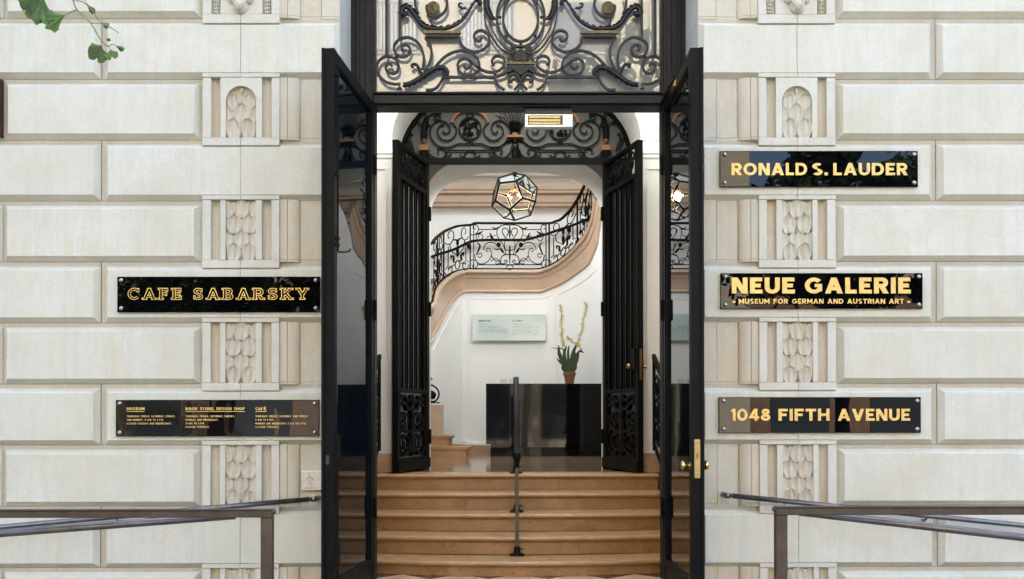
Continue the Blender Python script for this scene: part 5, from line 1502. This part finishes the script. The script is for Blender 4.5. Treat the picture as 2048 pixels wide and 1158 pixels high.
# ================================================================ DESK AND WHAT STANDS ON IT
YD = 5.75
a = P(972, 889, YD); b = P(1262, 767, YD)
dk = empty('reception_desk', 'black polished reception desk in the stair hall', 'desk', ((a.x+b.x)/2, YD, LAND))
dk.location = (0,0,0)
MB().cbox(a.x, b.x, YD, YD+.62, a.z, b.z, .003).build('desk_body', M['desk'], dk)
c = P(981, 889, YD+.05); MB().box(c.x, b.x-.05, YD+.05, YD+.58, LAND, a.z-.001).build('plinth', M['desk'], dk)
for x0, x1 in ((1001, 1013.5), (1017, 1029)):
    pxc = P(x0, 767, YD+.2); pxd = P(x1, 760, YD+.2)
    h = empty('card_holder', 'small grey leaflet holder on the black desk, %s' % ('nearer its left end' if x0 < 1010 else 'half hidden by the handrail'), 'card holder', (0,0,0), 'leaflet holders on the desk')
    MB().box(pxc.x, pxd.x, YD+.2, YD+.21, b.z+.0005, pxd.z+.012).build('card', M['paper'], h)
    MB().box(pxc.x-.002, pxd.x+.002, YD+.18, YD+.23, b.z+.0003, b.z+.006).build('base', M['steel'], h)
YO = YD+.25
pb_ = P(1139, 767, YO); sc_o = (P(1140, 700, YO)-P(1139, 700, YO)).length
orc = empty('potted_orchid', 'orchid with tall yellow flower sprays in a terracotta pot on the desk', 'plant', (pb_.x, YO, b.z+.0005), local=True)
U = sc_o
MB().lathe([(.1*U,0),(8.2*U,0),(11.2*U,17*U),(12.6*U,17.2*U),(12.9*U,24*U),(11.6*U,24.2*U),(11*U,21*U),(.1*U,21*U)], (0,0,0), 20).build('pot', M['terracotta'], orc, True, auto=35)
MB().lathe([(.1*U,20.5*U),(11*U,20.6*U),(.1*U,22*U)], (0,0,0), 12).build('soil', M['soil'], orc, True)
def strap(pts, w, name='leaf', mat=M['leaf_dark']):
    pts = catmull(pts, 4); mb = MB(); vs = []; n = len(pts)
    for i, (x, z) in enumerate(pts):
        t = i/(n-1); ww = w*max(.08, math.sin(math.pi*(t*.86+.14))**.75)*U
        x2, z2 = pts[min(i+1, n-1)]; x1, z1 = pts[max(i-1, 0)]; dx, dz = x2-x1, z2-z1; L = math.hypot(dx, dz) or 1
        nx_, nz_ = -dz/L, dx/L; y = rnd.uniform(-.2,.2)*U
        vs += [(x*U+nx_*ww, 1.5*U+y, z*U+nz_*ww), (x*U, y, z*U), (x*U-nx_*ww, 1.2*U+y, z*U-nz_*ww)]
    mb.add(vs, [(3*i+j, 3*i+j+1, 3*i+j+4, 3*i+j+3) for i in range(n-1) for j in (0, 1)])
    return mb.build(name, mat, orc, True)
ZO = lambda pts: [((x-317)/6.43, (1140-y)/6.43) for x, y in pts]
for pts, w in (([(300,980),(230,850),(185,740),(180,635)],4.2),([(300,980),(265,850),(250,740),(285,640)],3.8),([(315,980),(305,850),(300,720),(315,635)],2.6),
    ([(320,980),(340,850),(370,720),(430,595)],4.0),([(340,980),(400,860),(410,760),(485,675)],3.2),([(410,760),(450,715),(505,735)],2.4),([(290,985),(235,940),(232,870)],3.4),
    ([(350,985),(395,930),(400,830)],3),([(330,980),(360,870),(435,842)],2.4),([(300,985),(270,900),(240,700),(160,680),(70,665)],1.3),([(320,985),(290,930),(262,860)],3.2),([(330,985),(345,920),(352,840)],3.2),([(325,985),(360,900),(385,770),(372,690)],3.6),([(335,985),(385,900),(425,800),(440,740)],3.0),([(305,985),(250,900),(190,850),(150,800)],2.4)):
    strap(ZO(pts), w)
def flower_spray(pts, n, dens):
    pts = catmull(ZO(pts), 5)
    MB().sweep([(x*U, 0, z*U) for x, z in pts], 1.1*U, sides=5).build('flower_stem', M['leaf_dark'], orc, True)
    for k in range(n):
        t = (k+.5)/n*(len(pts)-1); i = int(t); x, z = pts[i]
        mb = MB(); cx, cz = x+rnd.uniform(-2.8,2.8)*dens, z+rnd.uniform(-1.5,1.5); cy = rnd.uniform(-2,2)
        a0 = rnd.uniform(0,6.28); s_ = rnd.uniform(2.0,3.3)
        for p in range(5):
            a = a0+p*1.2566; 
            mb.add([(cx*U,cy*U,cz*U),((cx+math.cos(a-.35)*s_*.7)*U,(cy-.6)*U,(cz+math.sin(a-.35)*s_*.7)*U),((cx+math.cos(a)*s_*1.5)*U,(cy-.2)*U,(cz+math.sin(a)*s_*1.5)*U),((cx+math.cos(a+.35)*s_*.7)*U,(cy-.6)*U,(cz+math.sin(a+.35)*s_*.7)*U)],[(0,1,2,3)])
        mb.ell((cx*U,(cy-.8)*U,cz*U), .7*U,.6*U,.7*U,6,4)
        mb.build('flower', M['orchid'], orc)
flower_spray([(245,650),(225,560),(215,400),(215,250),(200,110)], 44, 1.25)
flower_spray([(440,660),(445,570),(480,420),(505,280),(535,150),(530,90)], 46, 1.1)
flower_spray([(430,640),(385,610),(330,570),(285,530)], 14, .9)

# pale glass notice on the stair wall
nt_ = empty('wall_notice', 'pale green glass notice with two columns of dark print on the white stair wall', 'notice', (0,0,0))
YN = 6.95-.055
pxbox('glass_panel', 945, 1091.5, 628.5, 681.5, YN, .012, M['plaque_glass'], nt_, .003)
INK = simple('dark_print', (.07,.09,.09), .6)
INK2 = simple('grey_print', (.22,.26,.26), .6)
ptext('ADMISSION', 956.5, 639.8, 981, 643.6, YN, nt_, mat=INK, t=.26, track=.2, seg=4)
ptext('A STRICT', 1025.5, 639.8, 1045, 643.6, YN, nt_, mat=INK, t=.26, track=.2, seg=4)
for s, a, b, y in (('GENERAL $15', 957, 975, 648.5), ('STUDENTS AND SENIORS $10', 957, 1003, 653.8), ('CHILDREN UNDER 12 ARE NOT', 957, 1014, 659.2), ('ADMITTED TO THE MUSEUM', 957, 1016, 664),
    ('EXHIBITIONS $15', 1025.5, 1056, 648.5), ('STUDENTS AND SENIORS $10', 1025.5, 1078, 653.8), ('CHILDREN UNDER 16 MUST', 1025.5, 1078, 659.2), ('BE ACCOMPANIED BY AN', 1025.5, 1078, 664), ('ADULT AT ALL TIMES', 1025.5, 1076, 668.6)):
    ptext(s, a, y-1.3, b, y+1.3, YN, nt_, mat=INK2, t=.15, track=.2, seg=4)

# ================================================================ GINKGO BRANCH AND TREES
def fan_leaf(cx, cy, ang, size, yd, mat, par, notch=.35, spread=80, fold=.3, seedv=0):
    """ginkgo leaf: stalk point at photo pixel (cx,cy), opening towards ang (deg, image axes), size in photo pixels"""
    rn = random.Random(seedv)
    n = 16; base = P(cx, cy, yd); k = (P(cx+1, cy, yd)-base).length
    vs = [tuple(base)]; fs = []; rings = 5
    for j in range(1, rings+1):
        for i in range(n+1):
            t = -1+2*i/n; a = R(ang+t*spread*(.55+.45*j/rings))
            e = 1-.30*abs(t)**3+.05*math.sin(t*9+seedv)+.03*rn.uniform(-1,1)*(j/rings)
            if abs(t) < .14 and j >= rings-1: e *= 1-notch*(1-abs(t)/.14)*(1 if j == rings else .4)
            r = size*e*j/rings
            x = cx+r*math.cos(a); y = cy+r*math.sin(a)
            p = P(x, y, yd+fold*k*size*(t*t*.6-.25+.15*math.sin(t*7))*j/rings)
            vs.append(tuple(p))
    fs += [(0, 1+i, 2+i) for i in range(n)]
    for j in range(rings-1):
        for i in range(n):
            a = 1+j*(n+1)+i; fs.append((a, a+1, a+n+2, a+n+1))
    return MB().add(vs, fs).build('leaf', mat, par, True)
YBR = -2.5
tree_g = empty('ginkgo_tree', 'ginkgo tree whose leafy twig hangs into the top left corner', 'tree', (-5.2, -3.6, -.35))
tree_g.location = (0,0,0)
tw_ = Iron(lambda x, y: P(x, y, YBR), N5)
def tube(pts, w, sm=4):
    tw_.path(pts, w, w, smooth=sm, taper=lambda t: 1-.35*t)
tube([(120,-90),(142,-20),(146,0),(154,19),(181,46),(199,76),(213,91),(218,92.5)], .006)
tube([(154,19),(142,24),(132,30)], .004); tube([(146,-2),(158,2),(168,5),(180,14)], .004); tube([(181,46),(192,47),(203,47)], .0035)
tube([(218,92),(224,89),(230,90)], .003); tube([(217,92),(221,99)], .003); tube([(213,91),(206,92)], .003)
tube([(168,5),(185,22),(196,40),(203,47)], .004); tube([(203,47),(216,52),(238,66)], .0045)
tw_.build('twig', M['twig'], tree_g, True)
tg = tree_g
for cx, cy, a, s_, m_, nn, sp, fo, sd in ((88,-6,140,46,'ginkgo_dark',.2,70,.2,1),(88,-8,108,56,'ginkgo',.15,42,.4,2),(132,30,158,48,'ginkgo',.5,42,.35,3),(86,-12,95,62,'ginkgo',.15,30,.4,12),(74,-14,120,44,'ginkgo_dark',.2,60,.25,13),
    (203,92,110,34,'ginkgo_dark',.25,68,.3,4),(203,90,150,26,'ginkgo',.3,45,.4,5),(221,98,80,22,'ginkgo',.35,62,.3,6),(229,90,30,22,'ginkgo',.1,20,.5,7),
    (202,44,35,19,'ginkgo',.1,28,.5,8),(218,75,100,8,'ginkgo_dark',.2,50,.3,9),(170,4,50,30,'ginkgo_dark',.1,16,.6,10),(166,-4,10,8,'ginkgo',.1,50,.3,11)):
    fan_leaf(cx, cy, a, s_, YBR+.01*(sd % 3), M[m_], tg, nn, sp, fo, sd)
def crown(name, c, rad, n, size, mat, parent, seedv, squash=.8, holes=9):
    rn = random.Random(seedv); mb_v = []; mb_f = []
    clumps = []
    for _ in range(holes*6):
        u = rn.uniform(-1,1); a = rn.uniform(0,6.283); r = rad*(.35+.65*rn.random()**.5)
        clumps.append((c[0]+r*math.sqrt(1-u*u)*math.cos(a), c[1]+r*math.sqrt(1-u*u)*math.sin(a), c[2]+r*u*squash, rad*rn.uniform(.14,.30)))
    for i in range(n):
        k = clumps[rn.randrange(len(clumps))]; d = Vector((rn.gauss(0,1), rn.gauss(0,1), rn.gauss(0,.8))); d.normalize()
        p = Vector(k[:3])+d*k[3]*(rn.random()**.4)
        a = Vector((rn.uniform(-1,1), rn.uniform(-1,1), rn.uniform(-1,1))).normalized(); b_ = a.cross(d+Vector((.01,0,.3))).normalized(); s_ = size*rn.uniform(.6,1.3)
        o = len(mb_v); mb_v += [tuple(p-a*s_), tuple(p+b_*s_*.6), tuple(p+a*s_), tuple(p-b_*s_*.6)]; mb_f.append((o,o+1,o+2,o+3))
    me = bpy.data.meshes.new(name); me.from_pydata(mb_v, [], mb_f); me.materials.append(mat)
    return link(name, me, parent)
def trunk(base, top, r, parent, seedv, mat=M['bark']):
    rn = random.Random(seedv); b = Vector(base); t = Vector(top); mb = MB()
    pts = [b.lerp(t, k/6)+Vector((rn.uniform(-.08,.08), rn.uniform(-.08,.08), 0))*(k > 0) for k in range(7)]
    mb.sweep(pts, r*2, r*2, Vector((0,-1,0)), sides=10, taper=lambda q: 1-.5*q)
    for k in range(6):
        s0 = pts[3+k % 4]; a = k*1.1+seedv; e = s0+Vector((math.cos(a)*1.3, math.sin(a)*1.3, 1.3+.3*rn.random()))
        mb.sweep([s0, s0.lerp(e, .5)+Vector((0,0,.12)), e], r*.7, sides=7, taper=lambda q: 1-.7*q)
    return mb.build('trunk', mat, parent, True)
trunk((-5.4,-3.9,-.35), (-5.2,-3.7,4.4), .14, tree_g, 2)
lb = MB(); lb.sweep([(-5.2,-3.7,3.6), (-4.2,-3.2,4.4), tuple(P(-60,-170,YBR)), tuple(P(120,-90,YBR))], .03, sides=6, taper=lambda t: 1-.75*t); lb.build('limb', M['bark'], tree_g, True)
crown('crown', (-5.3,-3.8,6.6), 2.2, 5000, .07, M['street_leaf'], tree_g, 5)
for i, (x, y, h, r, lab) in enumerate(((5.9,-11.2,3.3,2.1,'leafy street tree on the near kerb, to the right of the entrance'), (-5.4,-11.4,3.2,2.2,'leafy street tree on the near kerb, to the left of the entrance'),
        (-9.6,-11.0,3.6,2.4,'leafy street tree far to the left on the near kerb'), (10.2,-11.2,3.8,2.4,'leafy street tree far to the right on the near kerb'),
        (.5,-21.0,6.0,2.6,'leafy street tree across the road opposite the door'),(2.2,-11.6,6.2,1.7,'tall slender street tree on the near kerb just right of the entrance'),(-11.5,-21.0,5.0,2.8,'leafy street tree across the road far to the left'))):
    t_ = empty('street_tree', lab, 'tree', (0,0,0), 'street trees')
    trunk((x,y,-.5), (x+.2,y,h), .16, t_, i+11)
    crown('crown', (x+.1,y,h+1.2), r, 5200, .12, M['street_leaf'], t_, 20+i, .75)

# ================================================================ HOUSES ACROSS THE STREET
def brickwall():
    mt, nt, b = newmat('cream_brick')
    tc = nt.nodes.new('ShaderNodeNewGeometry'); br = nt.nodes.new('ShaderNodeTexBrick'); br.inputs['Scale'].default_value = 1
    mp = nt.nodes.new('ShaderNodeMapping'); mp.inputs['Rotation'].default_value = (R(90),0,0); nt.links.new(tc.outputs['Position'], mp.inputs[0]); nt.links.new(mp.outputs[0], br.inputs[0])
    br.inputs['Color1'].default_value=(.50,.44,.33,1); br.inputs['Color2'].default_value=(.44,.38,.28,1); br.inputs['Mortar'].default_value=(.36,.32,.25,1)
    br.inputs['Brick Width'].default_value=.30; br.inputs['Row Height'].default_value=.11; br.inputs['Mortar Size'].default_value=.008
    nt.links.new(br.outputs[0], b.inputs['Base Color']); b.inputs['Roughness'].default_value=.9; return mt
M['cream_brick'] = brickwall(); M['blind'] = simple('window_blind', (.40,.40,.37), .7)
M['band_stone'] = simple('band_course', (.36,.33,.27), .8); M['brown_brick'] = simple('brown_brick', (.22,.13,.09), .9, 0, .2, 3)
def house(x0, x1, h, mat, label, off):
    hs = empty('apartment_building', label, 'building', (0,0,0), 'apartment buildings across the street'); Yh = -26.0-off
    mb = MB(); mb.box(x0, x1, Yh-8, Yh, -.5, h); mb.build('wall', mat, hs)
    MB().box(x0+.02, x1-.02, Yh+.001, Yh+.16, 3.3, 3.75).build('string_course', M['band_stone'], hs)
    MB().box(x0+.02, x1-.02, Yh+.001, Yh+.35, h-.5, h).build('cornice', M['band_stone'], hs)
    z = 4.6; fl = 0
    while z < min(h-2, 17):
        x = x0+1.1+(fl % 1)
        while x < x1-2.0:
            w_ = 1.9
            f = MB().box(x-.08, x+w_+.08, Yh+.001, Yh+.05, z-.08, z+1.78).build('window', M['band_stone'], hs)
            MB().box(x, x+w_, Yh+.0505, Yh+.06, z, z+1.7).build('pane', M['win_glass'], f)
            nb = rnd.choice([0, 1, 1])
            if nb:
                bl = MB()
                for q in range(14): bl.box(x+.03+q*.13, x+.12+q*.13, Yh+.061, Yh+.07, z+.05, z+1.65)
                bl.build('blind', M['blind'], f)
            x += 3.3
        z += 3.1; fl += 1
    # ground floor
    x = x0+.8
    while x < x1-2.6:
        MB().box(x, x+2.0, Yh+.001, Yh+.04, .2, 2.7).build('shop_window', M['win_glass'], hs); x += 3.4
house(-6.2, 8.0, 22, M['cream_brick'], 'cream brick apartment building opposite the entrance', 0)
house(8.05, 20, 6.2, M['brown_brick'], 'low brown brick building to the right of the cream one', .6)
house(-24, -6.25, 24, simple('weathered_brownstone', (.17,.12,.085), .85), 'brownstone apartment building to the left of the cream brick one', .4)
